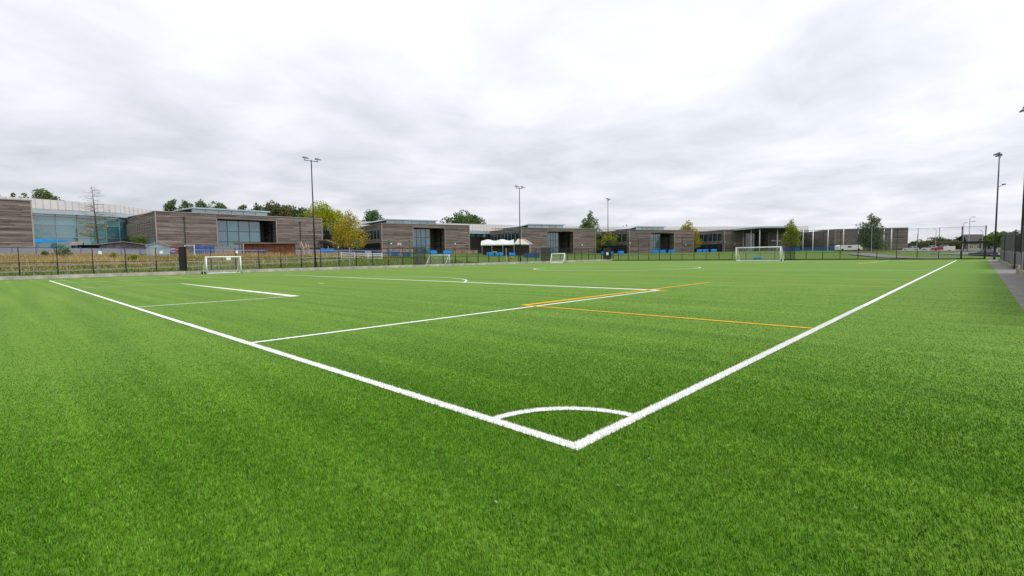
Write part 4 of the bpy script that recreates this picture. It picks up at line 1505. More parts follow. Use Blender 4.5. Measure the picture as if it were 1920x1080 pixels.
# nearly leafless larch in front of the atrium
rr = np.random.default_rng(5)
bx, by = 11.07, 122.21
bz = ground(bx, by)
BH = 16.28 - bz
q = thing('bare_tree', 'tall nearly leafless tree with thin level branches before the glass atrium', 'tree', (bx, by, bz - .1))
mb = MB()
tp = [Vector((-.05 * k, 0.03 * k, BH * k / 8)) for k in range(9)]
mb.path(tp, [.17 * (1 - k / 8.6) + .012 for k in range(9)], 7)
lp = []
for k in range(84):
    f_ = .16 + .82 * (k / 84) ** .9
    s_ = Vector((-.4 * f_, .24 * f_, BH * f_))
    ln = (4.3 * (1 - f_) ** .6 + .5) * rr.uniform(.55, 1.15)
    a = rr.uniform(0, 6.283)
    d1 = Vector((math.cos(a), math.sin(a), rr.uniform(-.12, .22)))
    p1 = s_ + d1 * ln * .5
    p2 = p1 + (d1 + Vector((0, 0, rr.uniform(0, .35)))) * ln * .5
    r0 = .042 * (1 - f_ * .6)
    mb.path([s_, p1, p2], [r0, r0 * .7, r0 * .3], 4)
    for _ in range(4):
        t_ = rr.uniform(.25, 1)
        o_ = s_.lerp(p2, t_)
        mb.tube(o_, o_ + Vector((rr.normal(), rr.normal(), rr.uniform(-.2, .9))) * .45, r0 * .4, r0 * .2, 4)
    if f_ < .52:
        for _ in range(18 if f_ < .4 else 7):
            o_ = s_.lerp(p2, rr.uniform(.25, 1.05))
            lp.append((o_.x + rr.normal() * .22, o_.y + rr.normal() * .22, o_.z + rr.normal() * .12))
mb.build('trunk', MAT['bark'], q)
co, tri = leaf_quads(np.array(lp), .2, rr)
me = np_mesh('crown', co, tri, np.repeat(np.clip(rr.normal(.35, .25, len(lp)), 0, 1), 2))
me.materials.append(MAT['leaf_gold'])
link('crown', me, q)
tree('green bush growing behind the grey boarded shed', 16.87, 119.03, 6.81 - ground(16.87, 119.03), 3.6, .6, 'leaf_mid', 'round', 900, .26, 61, 'bush')
for (px, d, w, h, lf, lab) in ((122, 66, 1.9, 2.1, 'leaf_mid', 'green weedy bush in the dry grass left of the playhouse'), (88, 68, 1.3, 1.1, 'leaf_mid', 'low green bush in the dry grass near the left edge'),
                               (254, 66, 2.2, 1.5, 'leaf_lime', 'olive bush in the dry grass before the grey shed'), (214, 68, .8, 1.5, 'leaf_lime', 'thin upright weed in the dry grass')):
    off = math.atan((px - 960) / 921.66)
    rr_ = d / math.cos(off)
    x, y = -3.2382 + rr_ * math.cos(YAW - off), -2.3721 + rr_ * math.sin(YAW - off)
    tree(lab, x, y, h, w, .15, lf, 'round', 420, .17, px, 'bush', 'bark', 'bushes in the dry grass')

# ---------------------------------------------------------------- rough meadow grass on the bank
rng = np.random.default_rng(23)
n = 80000
gx, gy = rng.uniform(-14, 62, n), 63.2 + 30 * rng.uniform(0, 1, n) ** 1.3
patch = np.sin(gx * .31) + np.sin(gx * .13 + gy * .24) + np.sin(gy * .41 + 1.0)
dryk = np.clip((6 - gx) / 40 + patch * .22 + (gy - 73) * .075, 0, 1)
k = rng.uniform(0, 1, n) < np.clip(.25 + dryk, 0, 1)
gx, gy, dryk, patch = gx[k], gy[k], dryk[k], patch[k]
isdry = rng.uniform(0, 1, len(gx)) < dryk
for nm, sel, h, m_, lab in (('dry_grass', isdry, .62, 'dry', 'tall straw coloured grass on the bank behind the low fence'), ('meadow_grass', ~isdry, .32, 'field_blade', 'green meadow grass on the bank behind the low fence')):
    x, y = gx[sel], gy[sel]
    n = len(x)
    z = np.array([ground(a, c) for a, c in zip(x, y)]) - .05
    hh = h * rng.uniform(.4, 1.3, n) * (1 + .25 * np.clip(patch[sel], -1, 1.5))
    az = rng.uniform(0, 6.283, n)
    ln = hh * rng.uniform(.1, .6, n)
    w = rng.uniform(.04, .11, n)
    fa = rng.uniform(0, 3.14, n)
    co = np.stack([np.stack([x - np.cos(fa) * w, y - np.sin(fa) * w, z], 1), np.stack([x + np.cos(fa) * w, y + np.sin(fa) * w, z], 1),
                   np.stack([x + np.cos(az) * ln, y + np.sin(az) * ln, z + hh], 1)], 1).reshape(-1, 3)
    me = np_mesh(nm, co, np.arange(3 * n).reshape(-1, 3), np.clip(rng.normal(.45, .22, n) + .12 * patch[sel], 0, 1))
    me.materials.append(MAT[m_])
    o = link(nm, me, None, 'stuff')
    tag(o, lab, 'grass')


def polar(px, d):
    """ground plan point seen on a compass bearing at a given distance ahead"""
    off = math.atan((px - 960) / 921.66)
    r_ = d / math.cos(off)
    return -3.2382 + r_ * math.cos(YAW - off), -2.3721 + r_ * math.sin(YAW - off)


def pair(pxa, pxb, d):
    """two plan points at equal range, so what stands between them faces the pitch corner"""
    oa, ob = math.atan((pxa - 960) / 921.66), math.atan((pxb - 960) / 921.66)
    om = (oa + ob) / 2
    return polar(pxa, d * math.cos(oa) / math.cos(om)), polar(pxb, d * math.cos(ob) / math.cos(om))


FACE = YAW - math.pi / 2       # things turned square to the photographer

# ---------------------------------------------------------------- paved playground before the nearest wings
mb = MB()
pp = [(-20, 98.0), (12, 98.0), (34, 97), (58, 101), (66, 108), (60, 121.5), (20, 121.5), (2, 114.0), (-20, 114.0)]
ctr = Vector((24, 108, 0))
for i in range(len(pp)):
    a, c = Vector((*pp[i], 0)), Vector((*pp[(i + 1) % len(pp)], 0))
    for k in range(6):
        f0, f1 = k / 6, (k + 1) / 6
        q = [ctr.lerp(a, f0), ctr.lerp(a, f1), ctr.lerp(c, f1), ctr.lerp(c, f0)] if k else [ctr, ctr.lerp(a, f1), ctr.lerp(c, f1)]
        mb.poly([G(v.x, v.y, .05) for v in q])
mb.build('playground', MAT['tarmac'], None, kind='structure')

# ---------------------------------------------------------------- violet blue bow-top railing
pts = [(-16, 96.5), (6, 96.5), (30, 95.5), (47, 97.5), (61, 99.5), (67.5, 103.5)]
ra = thing('railing', 'long violet blue bow topped railing round the school playground', 'railing', G(*pts[0]))
RO = Vector(ra.location)
SEG = 2.5


def rail_panel():
    mb = MB()
    n = 20
    for i in range(n):
        x = (i + .5) * SEG / n
        mb.box(x - .014, x + .014, -.014, .014, .08, 1.12)
    for i in range(0, n, 2):
        x0_, x1_ = (i + .5) * SEG / n, (i + 1.5) * SEG / n
        mb.bar((x0_, 0, 1.12), ((x0_ + x1_) / 2, 0, 1.2), .028)
        mb.bar(((x0_ + x1_) / 2, 0, 1.2), (x1_, 0, 1.12), .028)
    return mb.mesh('railing_panel')


rpm = rail_panel()
rpm.materials.append(MAT['blue_rail'])
trm = bar_mesh('top_rail', SEG, .98, .06, .05)
trm.materials.append(MAT['pale_rail'])
brm = bar_mesh('bottom_rail', SEG, .2, .06, .05)
brm.materials.append(MAT['pale_rail'])
pom = MB()
pom.box(-.04, .04, -.04, .04, -.3, 1.25)
pom = pom.mesh('post')
pom.materials.append(MAT['blue_rail'])
for (xa, ya), (xb, yb) in zip(pts, pts[1:]):
    d = Vector((xb - xa, yb - ya))
    n = max(1, int(round(d.length / SEG)))
    for k in range(n):
        p0, p1 = Vector((xa, ya)) + d * k / n, Vector((xa, ya)) + d * (k + 1) / n
        A, B_ = Vector(G(p0.x, p0.y)), Vector(G(p1.x, p1.y))
        dd = B_ - A
        rz_ = math.atan2(dd.y, dd.x)
        for nm, me in (('railing_panel', rpm), ('top_rail', trm), ('bottom_rail', brm)):
            o = link(nm, me, ra, None, None, tuple(A - RO), None)
            o.rotation_euler = (0, -math.atan2(dd.z, Vector((dd.x, dd.y)).length), rz_)
            o.scale.x = dd.length / SEG
        link('post', pom, ra, None, None, tuple(A - RO), rz_)


def rail_fence(name, label, pts, h, zs, material, step=2.6, pw=.1, rh=.12):
    f_ = thing(name, label, 'fence', G(*pts[0]))
    o_ = Vector(f_.location)
    rr = random.Random(9)
    last = None
    for (xa, ya), (xb, yb) in zip(pts, pts[1:]):
        d = Vector((xb - xa, yb - ya))
        n = max(1, int(round(d.length / step)))
        for k in range(n + 1):
            p = Vector((xa, ya)) + d * k / n
            A = Vector(G(p.x, p.y)) - o_
            if k == 0 and last is not None:
                continue
            mb = MB()
            mb.box(A.x - pw / 2, A.x + pw / 2, A.y - pw / 2, A.y + pw / 2, A.z - .3, A.z + h + rr.uniform(0, .05))
            mb.build('post', material, f_)
            if last is not None:
                for z in zs:
                    mb = MB()
                    off = Vector((0, -.07, z))
                    mb.bar(last + off, A + off, .045, rh)
                    mb.build('rail', material, f_)
            last = A
    return f_


rail_fence('rail_fence', 'two rail silvered timber fence low behind the mesh fence on the left', [(-13, 65.6), (2, 66.4), (12, 68.0), (24, 70.5), (36, 75), (44, 82)], 1.15, (.45, 1.02), MAT['rail_wood'])
rail_fence('rail_fence', 'pale painted rail fence in front of the birch trunk', [(42.12, 85.18), (45.6, 81.53), (48.5, 81.39)], 1.25, (.3, .75, 1.15), MAT['white'], 2.2, .14, .12)
for px, d, h in ((657, 74, 2.7), (950, 92, 2.9)):
    x, y = polar(px, d)
    mb = MB()
    mb.tube((0, 0, -.2), (0, 0, h), .06, .06, 8)
    mb.lathe([(.07, h), (.07, h + .08), (0, h + .1)], 8)
    o = mb.build('marker_post', MAT['galv'])
    o.location = G(x, y)
    tag(o, 'slim grey post behind the low fence in front of the birch' if px < 700 else 'slim grey post behind the low fence left of the middle floodlight', 'post')

# ---------------------------------------------------------------- sheds and play things
# playhouse
x, y = polar(149, 93)
z = ground(x, y)
PS = max(.6, (5.04 - z) / 2.39)
ph = thing('playhouse', 'little wooden playhouse with a pitched shingle roof left of the grey shed', 'playhouse', (x, y, z), FACE + .5)
mb = MB()
mb.box(-1.2, 1.2, -.9, .9, 0, 1.35)
mb.build('wall', MAT['dark_wood'], ph)
for s in (-1, 1):
    mb = MB()
    mb.hull([(-1.55, s * 1.25, 1.15), (1.55, s * 1.25, 1.15), (1.55, 0, 2.3), (-1.55, 0, 2.3)], [(-1.55, s * 1.25, 1.24), (1.55, s * 1.25, 1.24), (1.55, 0, 2.39), (-1.55, 0, 2.39)])
    mb.build('roof_slope', MAT['shed_roof'], ph)
for s in (-1, 1):
    mb = MB()
    mb.hull([(s * 1.2 - .03, -.9, 1.35), (s * 1.2 + .03, -.9, 1.35), (s * 1.2 + .03, .9, 1.35), (s * 1.2 - .03, .9, 1.35)], [(s * 1.2 - .03, -.02, 2.2), (s * 1.2 + .03, -.02, 2.2), (s * 1.2 + .03, .02, 2.2), (s * 1.2 - .03, .02, 2.2)])
    mb.build('gable', MAT['shed_grey'], ph)
mb = MB()
mb.box(-.35, .35, -.94, -.905, 0, 1.1)
mb.build('door', MAT['bag_blue'], ph)
ph.scale = (PS, PS, PS)
# grey shed, double shallow gable
(xa, ya), (xb, yb) = pair(190, 277, 92)
d = Vector((xb - xa, yb - ya))
z = ground((xa + xb) / 2, (ya + yb) / 2)
gs = thing('shed', 'long grey boarded shed with a shallow pitched roof and dark open end', 'shed', (xa, ya, z), math.atan2(d.y, d.x))
w = d.length
EG, RG = 4.58 - z, 5.13 - z
rr = random.Random(4)
mb = MB()
n = 46
for k in range(n):
    a, c = w * k / n, w * (k + 1) / n
    zt = EG - .1 + (RG - EG) * (1 - abs((a + c) / 2 / w - .5) / .5)
    mb.box(a + .006, c - .006, -.02 - rr.uniform(0, .02), .03, 0, zt, rr.random())
mb.build('wall_boards', MAT['shed_grey'], gs, kind='stuff')
for s in (0, 1):
    mb = MB()
    q0, q1 = ((-.3, EG), (w / 2, RG)) if s == 0 else ((w / 2, RG), (w + .3, EG))
    mb.hull([(q0[0], -.5, q0[1]), (q1[0], -.5, q1[1]), (q1[0], 4.5, q1[1]), (q0[0], 4.5, q0[1])], [(q0[0], -.5, q0[1] + .14), (q1[0], -.5, q1[1] + .14), (q1[0], 4.5, q1[1] + .14), (q0[0], 4.5, q0[1] + .14)])
    mb.build('roof_slope', MAT['shed_roof'], gs)
mb = MB()
mb.box(-2.6, -.05, 1.0, 4.0, 0, EG - .13)
mb.box(-2.6, -2.45, -.3, 1.0, 0, EG - .13)
mb.build('open_bay', MAT['dark_wood'], gs)
mb = MB()
mb.box(-2.9, .1, -.5, 4.2, EG - .12, EG + .02)
mb.build('bay_roof', MAT['backing'], gs)
# pale metal shed
(x, y), (xb, yb) = pair(278, 322, 79)
d = Vector((xb - x, yb - y))
z = ground(x, y)
ms = thing('metal_shed', 'pale blue metal shed with a low gable behind the rail fence', 'shed', (x, y, z), math.atan2(d.y, d.x))
w = d.length
EH = 3.95 - z
RH = 4.51 - z
mb = MB()
n = 16
for k in range(n):
    a, c = w * k / n, w * (k + 1) / n
    zt = EH + (RH - EH) * (1 - abs((a + c) / 2 / w - .5) / .5) - .06
    mb.box(a + .01, c - .01, -.04 if k % 2 else -.01, .04, -.2, zt, .5)
mb.build('front_sheet', MAT['pale_metal'], ms)
mb = MB()
for xx in (0, w - .06):
    mb.box(xx, xx + .06, .05, 4.0, -.2, EH - .05)
mb.box(.06, w - .06, 3.9, 3.98, -.2, EH - .05)
mb.build('side_sheet', MAT['pale_metal'], ms)
for s in (0, 1):
    q0, q1 = ((-.15, EH - .08), (w / 2, RH)) if s == 0 else ((w / 2, RH), (w + .15, EH - .08))
    mb = MB()
    mb.hull([(q0[0], -.25, q0[1]), (q1[0], -.25, q1[1]), (q1[0], 4.2, q1[1]), (q0[0], 4.2, q0[1])], [(q0[0], -.25, q0[1] + .09), (q1[0], -.25, q1[1] + .09), (q1[0], 4.2, q1[1] + .09), (q0[0], 4.2, q0[1] + .09)])
    mb.build('roof_slope', MAT['galv'], ms)
mb = MB()
mb.box(.45, 1.5, -.075, -.045, -.1, EH - .5)
mb.build('door', MAT['galv'], ms)
# terracotta shed with flat overhanging roof
(xa, ya), (xb, yb) = pair(456, 556, 94)
d = Vector((xb - xa, yb - ya))
z = ground((xa + xb) / 2, (ya + yb) / 2)
ts = thing('shed', 'long terracotta red boarded shed with a flat overhanging roof', 'shed', (xa, ya, z), math.atan2(d.y, d.x))
w = d.length
TH = 4.47 - z
rr = random.Random(8)
for k in range(5):
    mb = MB()
    a, c = w * k / 5, w * (k + 1) / 5
    zz_ = -.3
    while zz_ < TH - .02:
        h_ = min(.19, TH - zz_)
        mb.hull([(a + .03, -.035, zz_), (c - .03, -.035, zz_), (c - .03, .05, zz_), (a + .03, .05, zz_)], [(a + .03, -.012, zz_ + h_ - .01), (c - .03, -.012, zz_ + h_ - .01), (c - .03, .05, zz_ + h_ - .01), (a + .03, .05, zz_ + h_ - .01)], rr.random())
        zz_ += h_
    mb.build('wall_panel', MAT['terracotta'], ts)
for k in range(6):
    mb = MB()
    a = w * k / 5
    mb.box(a - .028, a + .028, -.05, .06, -.3, TH)
    mb.build('panel_joint', MAT['dark_wood'], ts)
mb = MB()
mb.box(0, w, .07, 3.4, -.3, TH - .02)
mb.build('carcass', MAT['backing'], ts)
mb = MB()
mb.hull([(-1.3, -.9, TH), (w + .25, -.6, TH), (w + .25, 3.8, TH), (-1.3, 3.8, TH)], [(-1.35, -.95, TH + .3), (w + .3, -.65, TH + .16), (w + .3, 3.9, TH + .16), (-1.35, 3.9, TH + .3)])
mb.build('roof', MAT['shed_roof'], ts)
mb = MB()
mb.tube((.3, -.75, -.3), (.3, -.75, TH), .1, .1, 8)
mb.build('post', MAT['peeled'], ts)
# climbing frame of peeled trunks
x, y = polar(572, 95)
cf = thing('climbing_frame', 'climbing frame of pale crooked peeled trunks left of the nearest floodlight', 'climbing frame', G(x, y), FACE)
for pth, r_ in (([(-.1, 0, -.2), (.0, 0, 1.5), (-.55, .1, 2.9)], .11), ([(-.1, 0, 1.4), (.5, 0, 1.9), (.35, 0, 2.6)], .1), ([(1.0, .2, -.2), (.95, .2, 1.3), (.8, .2, 2.4)], .1),
                ([(-.75, .1, 2.7), (-.5, .1, 1.6), (.1, 0, 1.2)], .09), ([(-.1, 0, 1.7), (.95, .2, 1.5)], .08), ([(-.6, .4, -.2), (-.1, .1, 1.6)], .09)):
    mb = MB()
    mb.path(pth, [r_ * (1 - .2 * i) for i in range(len(pth))], 7)
    mb.build('trunk_pole', MAT['peeled'], cf)
mb = MB()
mb.box(.25, .8, -.02, .04, 1.15, 1.5)
mb.build('play_board', MAT['orange'], cf)
# framed play panel, red cart, blue hoarding, grey board fence
x, y = polar(359, 84)
pn = thing('activity_board', 'white framed play panel with an orange half beside the red cart', 'play panel', G(x, y), FACE)
hw, hh = .78, 1.73
for xx in (-hw, hw):
    mb = MB()
    mb.box(xx - .05, xx + .05, -.05, .05, -.2, hh)
    mb.build('frame_post', MAT['white'], pn)
mb = MB()
mb.box(-hw - .1, hw + .1, -.06, .06, hh, hh + .1)
mb.build('frame_top', MAT['white'], pn)
mb = MB()
mb.box(-hw + .06, -.06, -.02, .02, .1, hh * .6)
mb.build('orange_board', MAT['orange'], pn)
mb = MB()
mb.box(-.04, hw - .06, -.02, .02, .45, hh - .25)
mb.build('mirror_board', MAT['glass_pale'], pn)
x, y = polar(330, 85)
ct = thing('play_cart', 'red and white play cart between the metal shed and the dark gate', 'cart', G(x, y), FACE)
mb = MB()
mb.box(-.5, .5, -.35, .35, .25, 1.3)
mb.build('body', MAT['red'], ct)
mb = MB()
mb.box(-.25, .5, -.4, -.355, .85, 1.12)
mb.box(-.25, .5, -.4, -.355, .35, .6)
mb.box(-.38, -.25, -.4, -.355, .45, 1.05)
mb.build('white_trim', MAT['white'], ct)
for s in (-.33, .33):
    for yy in (-.32, .32):
        mb = MB()
        mb.tube((s, yy - .05, .17), (s, yy + .05, .17), .2, .2, 12)
        mb.build('wheel', MAT['rubber'], ct)


def boards(name, label, cat, pxa, pxb, d, h, material, n, group=None, gap=.015, lift=-.1, posts=True):
    (xa, ya), (xb, yb) = pair(pxa, pxb, d)
    v = Vector((xb - xa, yb - ya))
    q = thing(name, label, cat, G((xa + xb) / 2, (ya + yb) / 2), math.atan2(v.y, v.x), group)
    w = v.length
    rr = random.Random(int(pxa))
    for k in range(n):
        mb = MB()
        mb.box(-w / 2 + w * k / n + gap, -w / 2 + w * (k + 1) / n - gap, -.025 - rr.uniform(0, .02), .025, lift, h + rr.uniform(-.02, .02), rr.random())
        mb.build('board', material, q)
    if posts:
        for k in range(2):
            mb = MB()
            mb.box(-w / 2 + (w - .1) * k, -w / 2 + (w - .1) * k + .1, .03, .13, -.3, h + .08)
            mb.build('post', material, q)
    return q


BL = 'blue boards round the play areas'
boards('hoarding', 'wide blue hoarding right of the framed play panel behind the nearest goal', 'hoarding', 369, 405, 88, 1.6, MAT['blue_dark'], 8, BL)
boards('board_fence', 'grey timber board fence between blue hoarding and terracotta shed', 'fence', 406, 448, 90, 1.5, MAT['rail_wood'], 12)
boards('hoarding', 'blue board left of the twin white lamps before the second wing', 'hoarding', 735, 749, 112, 1.05, MAT['blue_dark'], 4, BL)
boards('hoarding', 'blue board just left of the dark gate before the second wing', 'hoarding', 757, 772, 112, 1.1, MAT['blue_dark'], 4, BL)
boards('hoarding', 'blue board fence right of the white tent canopy', 'hoarding', 982, 1012, 128, 1.15, MAT['blue_dark'], 8, BL)
boards('hoarding', 'dark blue boards low before the wall under the tiny lettering', 'hoarding', 1462, 1500, 160, 1.2, MAT['blue_dark'], 8, BL)
boards('hoarding', 'dark blue boards low in front of the plain sports hall', 'hoarding', 1502, 1566, 165, 1.15, MAT['blue_dark'], 10, BL)
boards('planter_wall', 'orange brown brick wall under the left part of the second wing', 'wall', 718, 778, 129, 1.3, MAT['brick_warm'], 16, None, .005, .5, False)
boards('planter_wall', 'orange brown brick wall under the right part of the second wing', 'wall', 852, 898, 134, 1.3, MAT['brick_warm'], 14, None, .005, .4, False)
boards('storage_box', 'grey slatted storage box in front of the second wing', 'box', 686, 698, 100, 1.35, MAT['galv'], 5, None, .01)
# pink play cone
x, y = polar(729, 96)
mb = MB()
mb.lathe([(.34, 0), (.34, .04), (.24, .05), (.08, .7), (0, .74)], 12)
o = mb.build('play_cone', MAT['pink'], None, True)
o.location = G(x, y)
tag(o, 'pink cone on the grass before the second timber wing', 'cone')
for px, d, mt, lab in ((960, 118, 'yellow', 'yellow ball like play tub on the grass before the tent canopy'), (929, 128, 'yellow', 'small yellow play tub among the blue benches under the tent')):
    x, y = polar(px, d)
    mb = MB()
    mb.lathe([(.2, 0), (.42, .12), (.5, .4), (.46, .42), (.3, .2), (0, .16)], 14)
    o = mb.build('play_tub', MAT[mt], None, True)
    o.location = G(x, y, .0 if px == 960 else .9)
    tag(o, lab, 'tub')
# green posts by the birch and beside the second wing
for px, d, h, lab in ((671, 106, 3.4, 'teal green post just right of the birch trunk'), (731, 112, 3.6, 'dark green post left of the twin white lamps'), (770, 112, 3.8, 'dark green post beside the glazed recess of the second wing')):
    x, y = polar(px, d)
    mb = MB()
    mb.tube((0, 0, -.2), (0, 0, h), .11, .09, 8)
    mb.box(-.16, .16, -.16, .16, h - .6, h)
    o = mb.build('play_post', MAT['green_paint'])
    o.location = G(x, y)
    tag(o, lab, 'post')
x, y = polar(751, 108)
tw = thing('lamp_post', 'dark post carrying two small square white lamps before the second wing', 'lamp', G(x, y), FACE)
mb = MB()
mb.tube((0, 0, -.2), (0, 0, 2.9), .05, .04, 6)
mb.build('pole', MAT['pole'], tw)
for s in (-.22, .22):
    mb = MB()
    mb.box(s - .16, s + .16, -.08, .08, 2.65, 3.1)
    mb.build('lamp', MAT['white'], tw)

# ---------------------------------------------------------------- blue benches
rr = random.Random(2)
bn = thing('bench', 'blue', 'bench', (0, 0, 0), 0, 'bright blue benches in front of the wings')
mb = MB()
mb.box(-1, 1, -.28, .28, .40, .47)
mb.build('seat', MAT['blue'], bn)
mb = MB()
mb.hull([(-1, .22, .47), (1, .22, .47), (1, .27, .47), (-1, .27, .47)], [(-1, .32, 1.05), (1, .32, 1.05), (1, .37, 1.05), (-1, .37, 1.05)])
mb.build('backrest', MAT['blue'], bn)
mb = MB()
mb.box(-.97, .97, -.25, -.2, .06, .39)
mb.build('front_panel', MAT['blue'], bn)
for s in (-.98, .98):
    mb = MB()
    mb.box(s - .03, s + .03, -.26, .30, -.15, .395)
    mb.build('end_panel', MAT['blue'], bn)
CHILD[bn.name] = kids(bn)
BEN = [(814, 133, 1.0, 'blue bench left of the white wheeled goal in the second wing recess'), (840, 133, 1.05, 'blue bench right above the white wheeled goal'),
       (920, 131, .92, 'leftmost blue bench under the white tent canopy'), (936.5, 131, .95, 'middle blue bench under the white tent canopy'), (961, 131, .9, 'blue bench under the tent canopy just left of the floodlight'),
       (1133, 148, .85, 'blue bench just left of the farthest floodlight'), (1142, 148, .35, 'narrow blue seat behind the farthest floodlight'), (1148, 148, .5, 'short blue seat just right of the farthest floodlight'), (1164.5, 150, .9, 'blue bench alone left of the fourth wing'),
       (1229, 162, .95, 'left of the three blue benches in the fourth wing recess'), (1243.5, 162, .85, 'middle of the three blue benches in the fourth wing recess'), (1259, 162, .88, 'right of the three blue benches in the fourth wing recess'),
       (1311.5, 172, .85, 'left blue bench of the three before the dark wall beyond the golden tree'), (1323, 172, .88, 'middle blue bench of the three before the dark wall beyond the golden tree'), (1338.5, 172, .95, 'right blue bench of the three before the dark wall beyond the golden tree'),
       (622, 112, .9, 'blue bench under the lean-to shelter'), (608, 112, .5, 'short blue seat at the left end of the lean-to shelter')]
for i, (px, d, s, lab) in enumerate(BEN):
    x, y = polar(px, d)
    rz = FACE - math.atan((px - 960) / 921.66) + rr.uniform(-.15, .15)
    o = bn if i == 0 else dup(bn, G(x, y), rz, lab)
    o.location = G(x, y)
    o.rotation_euler = (0, 0, rz)
    o.scale = (s, 1, 1)
    o['label'] = lab

# ---------------------------------------------------------------- vehicles


def car(label, px, d, rz, paint, L=4.2, Wd=1.72, Hh=1.46, kind='hatch', z=None):
    x, y = polar(px, d)
    g_ = G(x, y, .08) if z is None else (x, y, z)
    q = thing('parked_car', label, 'car', g_, rz, 'cars parked beyond the end fence')
    bl = [(-.5, .32), (-.485, .62), (-.46, .78), (-.20, .86), (.30, .90), (.47, .86), (.5, .6), (.495, .32)]
    mb = MB()
    w = Wd / 2

    def sec(f, s):
        return [(a * L, s * w * f, z_) for a, z_ in bl]
    rings = [sec(.90, -1), sec(1, -1), sec(1, 1), sec(.90, 1)]
    for k in range(4):
        rings[k] = [(a, yv, z_ if k in (1, 2) else .32 + (z_ - .32) * .96) for a, yv, z_ in rings[k]]
    rings[1] = [(a, yv, .32 + (z_ - .32) * .93) for a, yv, z_ in rings[1]]
    rings[2] = [(a, yv, .32 + (z_ - .32) * .93) for a, yv, z_ in rings[2]]
    mid = [(a * 1.0 * L, 0, z_ + .02) for a, z_ in bl]
    seq = [rings[1], mid, rings[2]]
    for A, B_ in zip(seq, seq[1:]):
        mb.hull(A, B_, caps=False)
    mb.poly(list(reversed(seq[0])))
    mb.poly(seq[-1])
    mb.build('body', MAT[paint], q)
    cb = [(-.20, .84), (-.05, Hh - .05), (.02, Hh), (.30, Hh - .02), (.46 if kind == 'hatch' else .36, .88)]
    mb = MB()
    mb.hull([(a * L, -w * (.93 if z_ < 1 else .74), z_) for a, z_ in cb], [(a * L, w * (.93 if z_ < 1 else .74), z_) for a, z_ in cb])
    gl = mb.build('cabin_glass', MAT['glass_dark'], q)
    mb = MB()
    mb.hull([(-.055 * L, -w * .75, Hh - .06), (.315 * L, -w * .75, Hh - .05), (.315 * L, w * .75, Hh - .05), (-.055 * L, w * .75, Hh - .06)],
            [(.01 * L, -w * .66, Hh + .03), (.29 * L, -w * .66, Hh + .02), (.29 * L, w * .66, Hh + .02), (.01 * L, w * .66, Hh + .03)])
    for s in (-1, 1):
        for a0, a1, b0 in ((.11, .125, .12), (.30, .45, .37)):
            mb.hull([(a0 * L, s * w * .75, Hh - .05), ((a0 + .03) * L, s * w * .75, Hh - .05), (a1 * L + .05, s * w * .95, .86), (a1 * L - .08, s * w * .95, .86)],
                    [(a0 * L, s * w * .77, Hh - .05), ((a0 + .03) * L, s * w * .77, Hh - .05), (a1 * L + .05, s * w * .97, .86), (a1 * L - .08, s * w * .97, .86)])
    mb.build('roof', MAT[paint], q)
    for a in (-.31, .30):
        for s in (-1, 1):
            mb = MB()
            mb.tube((a * L, s * (w - .2), .31), (a * L, s * (w + .01), .31), .31, .31, 14)
            wh = mb.build('wheel', MAT['rubber'], q)
            mb = MB()
            mb.tube((a * L, s * (w + .011), .31), (a * L, s * (w + .02), .31), .19, .17, 10)
            mb.build('rim', MAT['galv'], wh)
    for s in (-1, 1):
        mb = MB()
        mb.box(-.497 * L, -.47 * L, s * .58 - .17, s * .58 + .17, .62, .74)
        mb.build('headlight', MAT['lamp_glass'], q)
        mb = MB()
        mb.box(.478 * L, .497 * L, s * .66 - .11, s * .66 + .11, .62, .82)
        mb.build('tail_light', MAT['red'], q)
    return q


car('red hatchback with a pale bonnet beyond the end fence', 1764, 126, FACE - .9, 'red', 4.0, z=1.23)
car('dark blue grey estate car close behind the right end of the tall fence', 1842, 97, FACE - .75, 'car_dark', 4.3, z=0.02)
car('silver car half hidden behind the dark estate near the black floodlight', 1861, 103, FACE - .6, 'car_silver', 4.2, z=0.06)
car('white car low on the road left of the red hatchback', 1743, 150, FACE - .8, 'car_white', 4.1, z=1.33)
car('white car just right of the plain sports hall', 1707, 158, FACE - .8, 'car_white', 4.1, z=1.28)
x, y = polar(1779, 118)
tr_ = thing('box_trailer', 'plain white box trailer in front of the red hatchback', 'trailer', (x, y, 0.86), FACE - .7)
mb = MB()
mb.box(-1.05, 1.05, -.8, .8, .38, 1.5)
mb.build('box_body', MAT['white'], tr_)
for s in (-1, 1):
    mb = MB()
    mb.tube((0, s * .82, .28), (0, s * .95, .28), .28, .28, 12)
    mb.build('wheel', MAT['rubber'], tr_)
mb = MB()
mb.bar((-1.05, 0, .42), (-1.9, 0, .42), .08)
mb.build('draw_bar', MAT['galv'], tr_)
